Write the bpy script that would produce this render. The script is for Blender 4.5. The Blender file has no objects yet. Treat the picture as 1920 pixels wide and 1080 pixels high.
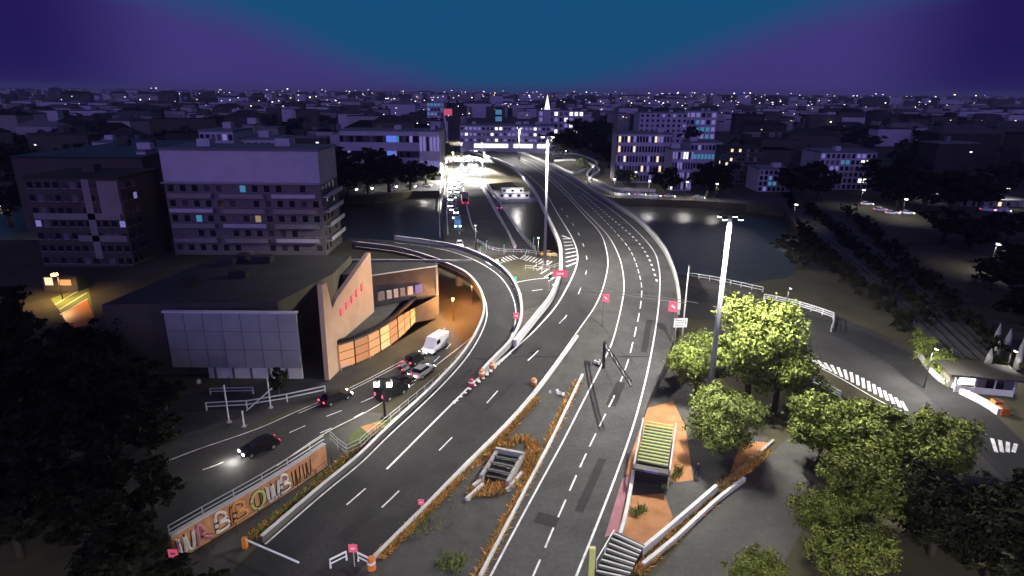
import bpy, bmesh, math, random
from mathutils import Vector, Matrix
random.seed(11)
R = math.radians
scene = bpy.context.scene
COL = scene.collection
# ------------------------------------------------------------------ camera and the mapping from sight lines to ground
F, W, H = 1150.0, 1920, 1080
PITCH, ROLL = 17.8, 0.5
CAM = Vector((0, 0, 40))
CM = Matrix.Rotation(R(90 - PITCH), 3, 'X') @ Matrix.Rotation(R(ROLL), 3, 'Z')

def ray(px, py):
    return CM @ Vector(((px - 960) / F, -(py - 540) / F, -1.0))

def G(px, py, z=0.0):
    d = ray(px, py)
    return CAM + d * ((z - CAM.z) / d.z)

def AT(px, py, Y):
    d = ray(px, py)
    return CAM + d * (Y / d.y)

def sm(a, b, x):
    t = max(0.0, min(1.0, (x - a) / (b - a)))
    return t * t * (3 - 2 * t)

def deck(Y):
    return 0.05 + 6.45 * sm(62, 108, Y)

def GS(px, py, off=0.0):
    z = 3.0
    for _ in range(40):
        p = G(px, py, z)
        z = 0.5 * z + 0.5 * (deck(p.y) + off)
    return p

# ------------------------------------------------------------------ materials
def mat(name, col, rough=0.8, noise=0.0, scale=1.0, metal=0.0, spec=0.3, island=0.0, bump=0.0):
    m = bpy.data.materials.new(name)
    m.use_nodes = True
    nt = m.node_tree
    b = nt.nodes['Principled BSDF']
    b.inputs['Roughness'].default_value = rough
    b.inputs['Metallic'].default_value = metal
    b.inputs['Specular IOR Level'].default_value = spec
    b.inputs['Base Color'].default_value = (*col, 1)
    if noise or island:
        if island:
            g = nt.nodes.new('ShaderNodeNewGeometry')
            src = g.outputs['Random Per Island']
            amt = island
        else:
            tc = nt.nodes.new('ShaderNodeTexCoord')
            n1 = nt.nodes.new('ShaderNodeTexNoise')
            n1.inputs['Scale'].default_value = scale
            n1.inputs['Detail'].default_value = 8
            n1.inputs['Roughness'].default_value = 0.65
            nt.links.new(tc.outputs['Object'], n1.inputs['Vector'])
            src = n1.outputs['Fac']
            amt = noise
        mr = nt.nodes.new('ShaderNodeMapRange')
        if not island:
            mr.inputs['From Min'].default_value = 0.25
            mr.inputs['From Max'].default_value = 0.75
        mr.inputs['To Min'].default_value = 1 - amt
        mr.inputs['To Max'].default_value = 1 + amt
        nt.links.new(src, mr.inputs['Value'])
        mx = nt.nodes.new('ShaderNodeVectorMath')
        mx.operation = 'SCALE'
        mx.inputs[0].default_value = col
        nt.links.new(mr.outputs['Result'], mx.inputs['Scale'])
        nt.links.new(mx.outputs['Vector'], b.inputs['Base Color'])
        if bump and not island:
            bp = nt.nodes.new('ShaderNodeBump')
            bp.inputs['Strength'].default_value = bump
            nt.links.new(src, bp.inputs['Height'])
            nt.links.new(bp.outputs['Normal'], b.inputs['Normal'])
    return m

def emit(name, col, s, base=(0.02, 0.02, 0.02)):
    m = mat(name, base, 0.4)
    b = m.node_tree.nodes['Principled BSDF']
    b.inputs['Emission Color'].default_value = (*col, 1)
    b.inputs['Emission Strength'].default_value = s
    return m

M = dict(
    ground=mat('dark_earth', (.062, .055, .03), .95, .55, .09),
    asphalt=mat('asphalt', (.050, .0485, .046), .85, .28, .35, bump=.05),
    asphalt_dark=mat('asphalt_dark', (.045, .044, .042), .85, .3, .3),
    asphalt_pale=mat('asphalt_pale', (.072, .07, .064), .9, .25, .5),
    paving=mat('paving', (.068, .066, .06), .9, .3, .6),
    clay=mat('clay_paving', (.37, .17, .07), .9, .35, .5),
    pink=mat('pink_paving', (.34, .15, .17), .9, .3, .8),
    grass=mat('grass_soil', (.075, .095, .022), .95, .5, .6),
    white=mat('road_paint', (.72, .72, .69), .6, .42, 1.1),
    concrete=mat('concrete', (.33, .32, .30), .85, .25, .5),
    concrete_pale=mat('concrete_pale', (.62, .61, .58), .8, .18, .5),
    concrete_dark=mat('concrete_dark', (.12, .115, .10), .9, .3, .4),
    steel=mat('galvanised_steel', (.55, .56, .57), .45, .1, 2, metal=.3),
    darksteel=mat('dark_steel', (.025, .025, .027), .5, metal=.2),
    black=mat('black_paint', (.012, .012, .013), .5),
    roof=mat('roof_membrane', (.04, .038, .03), .9, .35, .12),
    facade=mat('grey_panel', (.30, .30, .29), .7, .15, .15),
    cream=mat('cream_render', (.46, .40, .33), .8, .15, .3),
    pale=mat('pale_render', (.55, .50, .50), .85, .15, .2),
    mid=mat('mid_render', (.28, .25, .20), .85, .2, .2),
    darkwall=mat('dark_render', (.085, .075, .05), .9, .3, .1),
    darkroof=mat('dark_roof', (.04, .036, .024), .9, .3, .1),
    zinc=mat('zinc_roof', (.17, .16, .15), .6, .2, .1),
    glass=mat('dark_glass', (.012, .013, .018), .12, spec=.6),
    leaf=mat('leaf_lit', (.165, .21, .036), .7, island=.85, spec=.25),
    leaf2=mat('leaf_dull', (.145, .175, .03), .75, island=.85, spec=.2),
    leafunlit=mat('leaf_unlit', (.016, .018, .007), .85, island=.6, spec=.1),  # near-black albedo puts the night shade of unlit foliage into the colour
    bark=mat('bark', (.07, .055, .035), .95, .4, 3),
    dry=mat('dry_grass', (.68, .31, .08), .9, island=.55),
    green=mat('green_grass', (.15, .19, .04), .9, island=.55),
    orange_wall=mat('ochre_wall', (.58, .28, .13), .85, .35, .9),
    red=mat('red_paint', (.55, .05, .09), .45),
    redsign=emit('red_glow', (.9, .12, .22), .55, (.5, .06, .1)),  # glow also put into marker boards and signs that hold no lamp
    signwhite=mat('white_sign', (.85, .85, .85), .4),
    slat=mat('green_slat', (.30, .36, .10), .6),
    w_green=emit('green_signal_lens', (.12, 1, .55), .9),
    blind=mat('drawn_blind', (.16, .14, .13), .9, .2, .6),
    glass2=mat('curtained_glass', (.05, .045, .05), .3, .5, .5),
    w_dim=emit('window_dim', (1, .7, .4), .3),
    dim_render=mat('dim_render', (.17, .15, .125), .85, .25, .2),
    w_amber2=emit('window_amber_dim', (1, .38, .14), .28, (.45, .22, .1)),
    w_amber3=emit('window_yellow', (1, .66, .26), .75, (.5, .3, .12)),
    fin_lamp_tint=mat('fin_lamp_tint', (.50, .345, .235), .8, .2, .25),  # orange lamp light falling on the fin is put into this colour
    orange_plastic=mat('orange_plastic', (.75, .23, .04), .5),
    w_warm=emit('window_warm', (1, .78, .45), 1.3),
    w_white=emit('window_white', (1, .95, .88), 1.8),
    w_blue=emit('window_blue', (.12, .25, 1), .8),
    w_cyan=emit('window_cyan', (.08, .36, .62), .55),
    w_violet=emit('window_violet', (.35, .3, .85), .5),
    w_amber=emit('window_amber', (1, .44, .17), .5, (.5, .25, .12)),
    lamp=emit('lamp_lens', (1, .96, .88), 30),
    lampdot=emit('far_lamp', (1, .95, .86), 5),
    lampwarm=emit('far_lamp_warm', (1, .72, .35), 6),
    lampviolet=emit('far_lamp_violet', (.75, .7, 1), 3),
    headlight=emit('headlight', (1, .98, .93), 40),
    taillight=emit('taillight', (1, .04, .10), 5),
    sodium=emit('sodium_lens', (1, .5, .12), 14),
    tyre=mat('tyre', (.015, .015, .015), .9),
    rim=mat('rim', (.45, .45, .46), .35, metal=.7),
    carglass=mat('car_glass', (.01, .01, .012), .08, spec=.7),
    skin=mat('skin', (.42, .26, .19), .6),
    graf_white=mat('spray_white', (.78, .72, .62), .7),
    graf_yellow=mat('spray_yellow', (.6, .62, .2), .7),
    graf_pink=mat('spray_pink', (.62, .25, .3), .7),
    graf_orange=mat('spray_orange', (.75, .36, .12), .7),
    graf_dark=mat('spray_dark', (.05, .025, .015), .7),
)
for nm, c in dict(car_white=(.75, .75, .75), car_black=(.012, .012, .014), car_red=(.5, .03, .06), car_blue=(.06, .08, .45),
                  car_grey=(.2, .2, .21), van_cyan=(.18, .5, .75), bus_red=(.55, .13, .16), jacket=(.05, .05, .07), trousers=(.03, .03, .045),
                  shirt=(.6, .6, .6), hair=(.02, .013, .01), yellow=(.7, .42, .03), violetpanel=(.16, .13, .42)).items():
    M[nm] = mat(nm, c, .35 if 'car' in nm or 'van' in nm or 'bus' in nm else .8)

def asphalt(name, col, amt=.3, seed=0.0):
    m = mat(name, col, .82, amt, .22)
    nt = m.node_tree; b = nt.nodes['Principled BSDF']
    tc = nt.nodes.new('ShaderNodeTexCoord')
    fine = nt.nodes.new('ShaderNodeTexNoise'); fine.inputs['Scale'].default_value = 2.2; fine.inputs['Detail'].default_value = 9; fine.inputs['Roughness'].default_value = .75
    st = nt.nodes.new('ShaderNodeTexNoise'); st.inputs['Scale'].default_value = .045; st.inputs['Detail'].default_value = 3; st.inputs['Distortion'].default_value = 2.5
    for n_ in (fine, st): nt.links.new(tc.outputs['Object'], n_.inputs['Vector'])
    a_ = nt.nodes.new('ShaderNodeMapRange'); a_.inputs['From Min'].default_value = .3; a_.inputs['From Max'].default_value = .7; a_.inputs['To Min'].default_value = .72; a_.inputs['To Max'].default_value = 1.28
    c_ = nt.nodes.new('ShaderNodeMapRange'); c_.inputs['From Min'].default_value = .4; c_.inputs['From Max'].default_value = .62; c_.inputs['To Min'].default_value = .8; c_.inputs['To Max'].default_value = 1.15
    nt.links.new(fine.outputs['Fac'], a_.inputs['Value']); nt.links.new(st.outputs['Fac'], c_.inputs['Value'])
    mu = nt.nodes.new('ShaderNodeMath'); mu.operation = 'MULTIPLY'; nt.links.new(a_.outputs[0], mu.inputs[0]); nt.links.new(c_.outputs[0], mu.inputs[1])
    src = b.inputs['Base Color'].links[0].from_socket
    vs = nt.nodes.new('ShaderNodeVectorMath'); vs.operation = 'SCALE'; nt.links.new(src, vs.inputs[0]); nt.links.new(mu.outputs[0], vs.inputs['Scale'])
    nt.links.new(vs.outputs['Vector'], b.inputs['Base Color'])
    return m
M['asphalt'] = asphalt('asphalt', (.031, .0302, .029))
M['asphalt_grey'] = asphalt('asphalt_grey', (.062, .0605, .058))
M['asphalt_dark'] = asphalt('asphalt_dark', (.042, .041, .039))
M['asphalt_pale'] = asphalt('asphalt_pale', (.068, .066, .06))
M['asphalt_ramp'] = asphalt('asphalt_ramp', (.027, .0265, .0255))
M['asphalt_patch'] = asphalt('asphalt_patch', (.024, .0235, .023))
# water
mw = mat('river_water', (.016, .016, .012), .34, spec=.35)
nt = mw.node_tree
tc = nt.nodes.new('ShaderNodeTexCoord'); nz = nt.nodes.new('ShaderNodeTexNoise'); bp = nt.nodes.new('ShaderNodeBump')
nz.inputs['Scale'].default_value = .5; nz.inputs['Detail'].default_value = 4
bp.inputs['Strength'].default_value = .35; bp.inputs['Distance'].default_value = .5
nt.links.new(tc.outputs['Object'], nz.inputs['Vector']); nt.links.new(nz.outputs['Fac'], bp.inputs['Height'])
nt.links.new(bp.outputs['Normal'], nt.nodes['Principled BSDF'].inputs['Normal'])
M['water'] = mw

# ------------------------------------------------------------------ mesh collecting
class MB:
    def __init__(s):
        s.v, s.f, s.m, s.mats = [], [], [], []

    def mi(s, m):
        if m is None: return 0
        if m not in s.mats: s.mats.append(m)
        return s.mats.index(m)

    def face(s, pts, m=None):
        b = len(s.v)
        s.v += [tuple(p) for p in pts]
        s.f.append(tuple(range(b, b + len(pts)))); s.m.append(s.mi(m))

    def box(s, c, d, rz=0, m=None, taper=1.0, tilt=None):
        b = len(s.v); k = s.mi(m)
        x, y, z = d[0] / 2, d[1] / 2, d[2] / 2
        Q = Matrix.Rotation(rz, 3, 'Z')
        if tilt is not None: Q = Q @ tilt
        for sz in (-1, 1):
            t = taper if sz > 0 else 1
            for sx, sy in ((-1, -1), (1, -1), (1, 1), (-1, 1)):
                p = Q @ Vector((sx * x * t, sy * y * t, sz * z))
                s.v.append((p.x + c[0], p.y + c[1], p.z + c[2]))
        for q in ((3, 2, 1, 0), (4, 5, 6, 7), (0, 1, 5, 4), (1, 2, 6, 5), (2, 3, 7, 6), (3, 0, 4, 7)):
            s.f.append(tuple(b + i for i in q)); s.m.append(k)
        return s

    def prism(s, poly, z0, z1, m=None, mtop=None):
        n = len(poly); b = len(s.v); k = s.mi(m); kt = s.mi(mtop or m)
        a = sum(poly[i][0] * poly[(i + 1) % n][1] - poly[(i + 1) % n][0] * poly[i][1] for i in range(n))
        if a < 0: poly = poly[::-1]
        s.v += [(p[0], p[1], z0) for p in poly] + [(p[0], p[1], z1) for p in poly]
        for i in range(n):
            j = (i + 1) % n
            s.f.append((b + i, b + j, b + n + j, b + n + i)); s.m.append(k)
        s.f.append(tuple(b + n + i for i in range(n))); s.m.append(kt)
        s.f.append(tuple(b + n - 1 - i for i in range(n))); s.m.append(k)
        return s

    def tube(s, pts, r, n=6, m=None, cap=True):
        pts = [Vector(p) for p in pts]
        if not isinstance(r, (list, tuple)): r = [r] * len(pts)
        b = len(s.v); k = s.mi(m)
        for i, p in enumerate(pts):
            t = (pts[min(i + 1, len(pts) - 1)] - pts[max(i - 1, 0)]).normalized()
            u = t.cross(Vector((0, 0, 1)))
            if u.length < 1e-3: u = Vector((1, 0, 0))
            u.normalize(); w = t.cross(u)
            for j in range(n):
                a = 2 * math.pi * j / n
                q = p + (u * math.cos(a) + w * math.sin(a)) * r[i]
                s.v.append(tuple(q))
        for i in range(len(pts) - 1):
            for j in range(n):
                j2 = (j + 1) % n
                s.f.append((b + i * n + j, b + i * n + j2, b + (i + 1) * n + j2, b + (i + 1) * n + j)); s.m.append(k)
        if cap:
            s.f.append(tuple(b + j for j in range(n))[::-1]); s.m.append(k)
            e = b + (len(pts) - 1) * n
            s.f.append(tuple(e + j for j in range(n))); s.m.append(k)
        return s

    def build(s, name, m=None, parent=None, smooth=False):
        me = bpy.data.meshes.new(name)
        me.from_pydata(s.v, [], s.f)
        mats = s.mats if s.mats else [m]
        for q in mats: me.materials.append(q)
        if s.mats:
            for p, i in zip(me.polygons, s.m): p.material_index = i
        if smooth:
            me.polygons.foreach_set('use_smooth', [True] * len(me.polygons))
        me.update()
        return link(name, me, parent)

def link(name, me, parent=None):
    o = bpy.data.objects.new(name, me)
    COL.objects.link(o)
    if parent: o.parent = parent
    return o

def tag(o, label=None, cat=None, group=None, kind=None):
    if label: o['label'] = label
    if cat: o['category'] = cat
    if group: o['group'] = group
    if kind: o['kind'] = kind
    return o

def thing(name, label, cat, loc=(0, 0, 0), rz=0, group=None):
    o = bpy.data.objects.new(name, None)
    COL.objects.link(o)
    o.location = loc; o.rotation_euler = (0, 0, rz); o.empty_display_size = .5
    return tag(o, label, cat, group)

def copy_tree(o, parent=None, loc=None, rz=None, label=None, scale=None):
    c = o.copy(); COL.objects.link(c); c.parent = parent
    for ch in list(o.children):
        copy_tree(ch, c)
    if loc is not None: c.location = loc
    if rz is not None: c.rotation_euler = (0, 0, rz)
    if label: c['label'] = label
    if scale: c.scale = (scale,) * 3 if not isinstance(scale, tuple) else scale
    return c

# ------------------------------------------------------------------ curves
def cr(pts, step=1.5, n=None):
    pts = [Vector(p) for p in pts]
    P = [pts[0] * 2 - pts[1]] + pts + [pts[-1] * 2 - pts[-2]]
    fine = []
    for i in range(1, len(P) - 2):
        a, b, c, d = P[i - 1:i + 3]
        for k in range(24):
            t = k / 24
            fine.append(.5 * ((2 * b) + (c - a) * t + (2 * a - 5 * b + 4 * c - d) * t * t + (3 * b - a - 3 * c + d) * t ** 3))
    fine.append(pts[-1])
    L = [0]
    for i in range(1, len(fine)): L.append(L[-1] + (fine[i] - fine[i - 1]).length)
    if n is None: n = max(2, int(L[-1] / step) + 1)
    out, j = [], 0
    for i in range(n):
        s = L[-1] * i / (n - 1)
        while j < len(L) - 2 and L[j + 1] < s: j += 1
        d = L[j + 1] - L[j]
        out.append(fine[j].lerp(fine[j + 1], (s - L[j]) / d if d > 1e-6 else 0))
    return out

def lengths(P):
    L = [0]
    for i in range(1, len(P)): L.append(L[-1] + (P[i] - P[i - 1]).length)
    return L

def normal2(P, i):
    t = P[min(i + 1, len(P) - 1)] - P[max(i - 1, 0)]
    return Vector((-t.y, t.x, 0)).normalized()

def px_line(pix, off=0.0, step=1.0, flat=None):
    if flat is None: return cr([GS(*p, off) for p in pix], step)
    return cr([G(*p, flat) for p in pix], step)

def setz(P, off, flat):
    for p in P: p.z = (deck(p.y) if flat is None else flat) + off
    return P

def strip(mb, P, w, m=None):
    for i in range(len(P) - 1):
        a, b = normal2(P, i) * (w / 2), normal2(P, i + 1) * (w / 2)
        mb.face([P[i] - a, P[i + 1] - b, P[i + 1] + b, P[i] + a][::-1] if False else [P[i] + a, P[i] - a, P[i + 1] - b, P[i + 1] + b], m)

def dash(mb, P, on, gap, w):
    L = lengths(P); s = 0
    def at(x):
        for i in range(1, len(L)):
            if L[i] >= x:
                return P[i - 1].lerp(P[i], (x - L[i - 1]) / max(1e-6, L[i] - L[i - 1]))
        return P[-1]
    while s + on < L[-1]:
        q = [at(s + on * k / 3) for k in range(4)]
        strip(mb, q, w)
        s += on + gap

def road(name, left, right, m, flat=None, label=None, thick=1.1, across=10, step=1.5, kind='structure', lift=0.0, skirt=True):
    A = [GS(*p) for p in left] if flat is None else [G(*p, flat) for p in left]
    B = [GS(*p) for p in right] if flat is None else [G(*p, flat) for p in right]
    n = int(max(lengths(cr(A, 2))[-1], lengths(cr(B, 2))[-1]) / step) + 2
    A, B = cr(A, n=n), cr(B, n=n)
    if flat is not None: across = 1
    mb = MB(); rows = []
    for a, b in zip(A, B):
        row = []
        for k in range(across + 1):
            p = a.lerp(b, k / across)
            p.z = (deck(p.y) if flat is None else flat) + lift
            row.append(p)
        rows.append(row)
    for i in range(n - 1):
        for k in range(across):
            mb.face([rows[i][k], rows[i][k + 1], rows[i + 1][k + 1], rows[i + 1][k]])
    if flat is None and skirt:
        def low(p): return Vector((p.x, p.y, (-.3 if p.z < 3.6 else p.z - thick)))
        for i in range(n - 1):
            for k in (0, across):
                p, q = rows[i][k], rows[i + 1][k]
                mb.face([p, q, low(q), low(p)])
            if rows[i][0].z > 3.6 and rows[i + 1][0].z > 3.6:
                mb.face([low(rows[i][0]), low(rows[i + 1][0]), low(rows[i + 1][across]), low(rows[i][across])])
    o = mb.build(name, m)
    bm = bmesh.new(); bm.from_mesh(o.data); bmesh.ops.remove_doubles(bm, verts=bm.verts, dist=.001)
    bmesh.ops.recalc_face_normals(bm, faces=bm.faces); bm.to_mesh(o.data); bm.free()
    tag(o, label, None, None, kind)
    return o

def wallstrip(mb, P, h, t, base=0.0, m=None):
    n = len(P); b = len(mb.v); k = mb.mi(m)
    for i, p in enumerate(P):
        u = normal2(P, i) * (t / 2)
        for q, z in ((p - u, base), (p + u, base), (p + u, base + h), (p - u, base + h)):
            mb.v.append((q.x, q.y, p.z + z))
    for i in range(n - 1):
        for j in range(4):
            j2 = (j + 1) % 4
            mb.f.append((b + i * 4 + j, b + i * 4 + j2, b + i * 4 + 4 + j2, b + i * 4 + 4 + j)); mb.m.append(k)
    mb.f.append((b, b + 1, b + 2, b + 3)); mb.m.append(k)
    e = b + (n - 1) * 4
    mb.f.append((e + 3, e + 2, e + 1, e)); mb.m.append(k)

def parapet(name, pix, label, cat='parapet', h=.9, t=.35, m='concrete', flat=None, group=None, coping=None, rail=False):
    P = setz(px_line(pix, 0, 1.5, flat), 0, flat)
    root = thing(name, label, cat, tuple(P[0]), 0, group)
    Q = [p - P[0] for p in P]
    mb = MB(); wallstrip(mb, Q, h, t); mb.build('wall', M[m], root)
    if coping:
        mb = MB(); wallstrip(mb, Q, .08, t + .12, h + .002); mb.build('coping', M[coping], root)
    if rail:
        mb = MB(); mb.tube([q + Vector((0, 0, h + .55)) for q in Q], .05, 5); mb.build('rail', M['steel'], root)
        L = lengths(Q); s = 0
        pm = MB().box((0, 0, .28), (.07, .07, .56)).build('post', M['steel'], root)
        first = True
        for i in range(0, len(Q), 3):
            o = pm if first else copy_tree(pm, root)
            first = False
            o.location = (Q[i].x, Q[i].y, Q[i].z + h)
    return root

def railing(name, pix, label, flat=0.0, h=1.05, sp=2.0, bars=(.5, 1.02), cat='railing', m='steel', group=None, r=.045):
    P = setz(px_line(pix, 0, sp, flat), 0, flat)
    root = thing(name, label, cat, tuple(P[0]), 0, group)
    Q = [p - P[0] for p in P]
    pm = None
    for q in Q[:100]:
        if pm is None:
            pm = MB().tube([(0, 0, 0), (0, 0, h)], r * 1.2, 5).build('post', M[m], root); o = pm
        else:
            o = copy_tree(pm, root)
        o.location = q
    for b in bars:
        MB().tube([q + Vector((0, 0, b)) for q in Q], r, 5).build('rail', M[m], root)
    return root

# ------------------------------------------------------------------ ground with the river cut into it
near = [G(-1800, 452), G(-400, 450), G(400, 450), G(700, 449), G(850, 468), G(960, 471), G(1060, 478), G(1200, 500), G(1290, 517), G(1400, 530), G(1480, 520), G(1520, 470)]
far = [G(-1800, 366), G(-400, 366), G(400, 367), G(700, 368), G(850, 349), G(960, 341), G(1040, 347), G(1150, 371), G(1300, 376), G(1400, 382), G(1470, 392), G(1519, 460)]
near.append(near[-1] + Vector((500, 100, 0))); far.append(near[-1] + Vector((0, .5, 0)))
mb = MB()
rows = []
for k, (a, b) in enumerate(zip(near, far)):
    xa = -900 if k == 0 else (900 if k == len(near) - 1 else a.x)
    hx = b.x * 30 if abs(b.x) * 30 > 200 else b.x * 30
    rows.append([Vector((xa, -150, 0)), Vector((a.x, a.y, 0)), Vector((a.x, a.y + .05, -5)), Vector((b.x, b.y - .05, -5)), Vector((b.x, b.y, 0)),
                 Vector((b.x * 2.2, b.y + 300, 0)), Vector((max(-14000, min(14000, b.x * 40)), 9000, 0))])
for i in range(len(rows) - 1):
    for j in range(6):
        mb.face([rows[i][j], rows[i + 1][j], rows[i + 1][j + 1], rows[i][j + 1]])
o = mb.build('ground', M['ground'])
bm = bmesh.new(); bm.from_mesh(o.data); bmesh.ops.remove_doubles(bm, verts=bm.verts, dist=.001)
bmesh.ops.recalc_face_normals(bm, faces=bm.faces); bm.to_mesh(o.data); bm.free()
tag(o, kind='structure')
mb = MB()
for i in range(len(near) - 2):
    mb.face([(near[i].x, near[i].y + .1, -3), (near[i + 1].x, near[i + 1].y + .1, -3), (far[i + 1].x, far[i + 1].y - .1, -3), (far[i].x, far[i].y - .1, -3)])
tag(mb.build('river', M['water']), kind='structure')

# ------------------------------------------------------------------ roads
M1 = [(455, 1180), (590, 1008), (725, 880), (790, 815), (850, 755), (905, 702), (960, 658), (1010, 612), (1050, 563), (1075, 515), (1083, 480), (1072, 445), (1045, 400), (1018, 355), (985, 325), (950, 305), (905, 292), (880, 283)]
M2 = [(600, 1150), (700, 1042), (800, 943), (900, 842), (1000, 735), (1080, 626), (1120, 566), (1136, 520), (1139, 480), (1125, 437), (1092, 400), (1055, 360), (1015, 325), (972, 300), (925, 283)]
M3 = [(870, 1180), (920, 1080), (1000, 930), (1080, 780), (1128, 685), (1150, 635), (1166, 570), (1170, 530), (1162, 485), (1142, 445), (1115, 415), (1085, 385), (1045, 343), (1000, 308), (960, 290)]
M4 = [(960, 1170), (1005, 1068), (1050, 962), (1110, 828), (1165, 712), (1186, 645), (1202, 565), (1200, 520), (1183, 472), (1158, 440), (1125, 405), (1085, 366)]
M5 = [(1045, 1170), (1080, 1082), (1150, 905), (1200, 755), (1225, 642), (1236, 560), (1236, 505), (1224, 468), (1190, 430), (1155, 400), (1115, 372), (1060, 335), (1010, 306), (970, 290)]
M5b = [(1232, 528), (1218, 488), (1197, 455), (1165, 425), (1130, 396), (1090, 362)]
M6 = [(1230, 720), (1262, 640), (1272, 590), (1272, 560), (1262, 510), (1240, 465), (1200, 420), (1160, 392), (1118, 365), (1060, 327), (1010, 301), (970, 286)]
M0 = [(905, 712), (965, 650), (1005, 600), (1035, 560), (1050, 520), (1051, 490), (1047, 458), (1022, 402), (995, 352), (960, 315), (915, 296), (880, 286)]
R1 = [(330, 1180), (400, 1105), (492, 1017), (603, 921), (670, 866), (735, 803), (840, 702), (880, 652), (902, 610), (908, 580), (900, 548), (875, 518), (840, 500), (800, 484), (740, 468), (660, 458)]
R2 = [(455, 1190), (590, 1016), (725, 888), (800, 812), (860, 750), (905, 709), (930, 682), (955, 652), (971, 618), (975, 582), (965, 545), (940, 512), (900, 486), (850, 468), (800, 459), (740, 451), (660, 446)]
main = road('road', [(455, 1180), (590, 1010)] + M1[2:5] + M0, M2, M['asphalt'], lift=.004)
ramp = road('road', R1, R2, M['asphalt_ramp'])
Cr = [(1045, 1190), (1100, 1110), (1165, 905), (1215, 755)] + M6[:]
east = road('road', M3, Cr, M['asphalt_grey'], lift=0.002)
isl = road('median', M2, M3, M['paving'], lift=-.03, skirt=False)

def edge_line(par, pix, w=.2, lift=.035, flat=None, name='edge_line'):
    P = setz(px_line(pix, 0, 1.0, flat), lift, flat)
    mb = MB(); strip(mb, P, w); return mb.build(name, M['white'], par)

def lane_dashes(par, pix, on, gap, w=.18, lift=.035, flat=None, name='lane_marking'):
    P = setz(px_line(pix, 0, 1.0, flat), lift, flat)
    mb = MB(); dash(mb, P, on, gap, w); return mb.build(name, M['white'], par)

edge_line(main, M1[2:], .26)
edge_line(main, M2[1:], .2)
edge_line(ramp, [(x + 5, y + 4) for x, y in R1[2:]], .2)
edge_line(ramp, [(900, 706), (925, 680), (948, 652), (963, 618), (967, 582), (957, 547), (932, 514), (894, 490), (846, 472), (800, 463), (740, 455)], .18)
edge_line(east, M3, .2); edge_line(east, M5, .22)
lane_dashes(main, [(560, 1028), (605, 990)], 3.2, 2)
lane_dashes(main, [(650, 947), (688, 914)], 3.0, 2)
lane_dashes(main, [(716, 952), (752, 917), (842, 826), (868, 803), (935, 731), (955, 708), (1003, 664), (1015, 650), (1050, 605), (1062, 592), (1085, 550), (1100, 505), (1097, 470), (1080, 430), (1045, 380)], 3.0, 8.3)
lane_dashes(east, M4, 2.9, 1.6)
lane_dashes(east, M5b, 1.4, 2.2, .4)
# chevrons of the gore and hatching beside the parapet
def hatch(par, A, B, n, w, flat=None, lift=.03):
    A = [GS(*p) if flat is None else G(*p, flat) for p in A]; B = [GS(*p) if flat is None else G(*p, flat) for p in B]
    A, B = cr(A, n=n), cr(B, n=n)
    mb = MB()
    for i in range(n):
        q = [A[i].lerp(B[max(0, i - 1)], k / 5) for k in range(6)]
        strip(mb, setz(q, lift, flat), w)
    return mb.build('hatching', M['white'], par)
hatch(main, [(1054, 442), (1060, 470), (1062, 500)], [(1070, 448), (1081, 478), (1079, 500)], 9, .5)
hatch(main, [(850, 757), (905, 712), (945, 672)], [(853, 752), (909, 700), (965, 655)], 14, .45)
# local street that dives under the ramp, then the cross street
S1 = [(180, 905), (300, 870), (370, 843), (480, 805), (560, 770), (640, 735), (720, 695), (790, 655), (835, 615), (862, 585), (885, 560), (930, 540), (1000, 520), (1100, 512), (1200, 522), (1290, 537), (1420, 562), (1560, 592), (1680, 640), (1790, 720), (1920, 840), (2100, 1010)]
S2 = [(180, 1130), (300, 1030), (420, 945), (520, 873), (610, 812), (700, 765), (790, 705), (850, 660), (885, 632), (910, 612), (940, 600), (975, 585), (1020, 572), (1110, 570), (1200, 580), (1290, 592), (1420, 622), (1500, 655), (1620, 722), (1740, 822), (1830, 922), (2000, 1150)]
street = road('street', S1, S2, M['asphalt_dark'], flat=.03)
edge_line(street, S1[1:9], .14, .012, .03)
edge_line(street, S2[3:9], .14, .012, .03)
lane_dashes(street, [(380, 881), (415, 868), (600, 786), (640, 770), (720, 735), (800, 690), (850, 640)], 2.2, 3.0, .16, .012, .03)
lane_dashes(street, [(600, 812), (650, 790), (720, 752), (790, 712)], 1.6, 3.4, .16, .012, .03)
edge_line(street, [(560, 775), (640, 740), (720, 700), (780, 668)], .12, .012, .03)
# crosswalk ladders on the far side of the trees
def ladder(A, B, n, w):
    A, B = cr([G(*p, .03) for p in A], n=n), cr([G(*p, .03) for p in B], n=n)
    mb = MB()
    for a, b in zip(A, B):
        q = [a.lerp(b, k / 3) + Vector((0, 0, .012)) for k in range(4)]
        strip(mb, q, w)
    mb.build('crossing', M['white'], street)
ladder([(1510, 668), (1600, 700), (1690, 752)], [(1530, 682), (1620, 728), (1700, 770)], 17, .42)
ladder([(1860, 822), (1905, 832)], [(1868, 848), (1900, 848)], 4, .4)
edge_line(street, [(1488, 664), (1570, 706), (1650, 752), (1700, 775)], .2, .012, .03)
ladder([(1062, 560), (1000, 500)], [(1075, 548), (1015, 492)], 9, .4)
P = setz(cr([G(*p, .03) for p in [(1300, 552), (1430, 580), (1560, 615), (1680, 668), (1780, 742), (1890, 850), (2000, 960)]], 2), .006, .03)
mb = MB(); strip(mb, P, 6.5); mb.build('dark_lane', M['asphalt_patch'], street)  # darker strip along the upper lane
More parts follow.
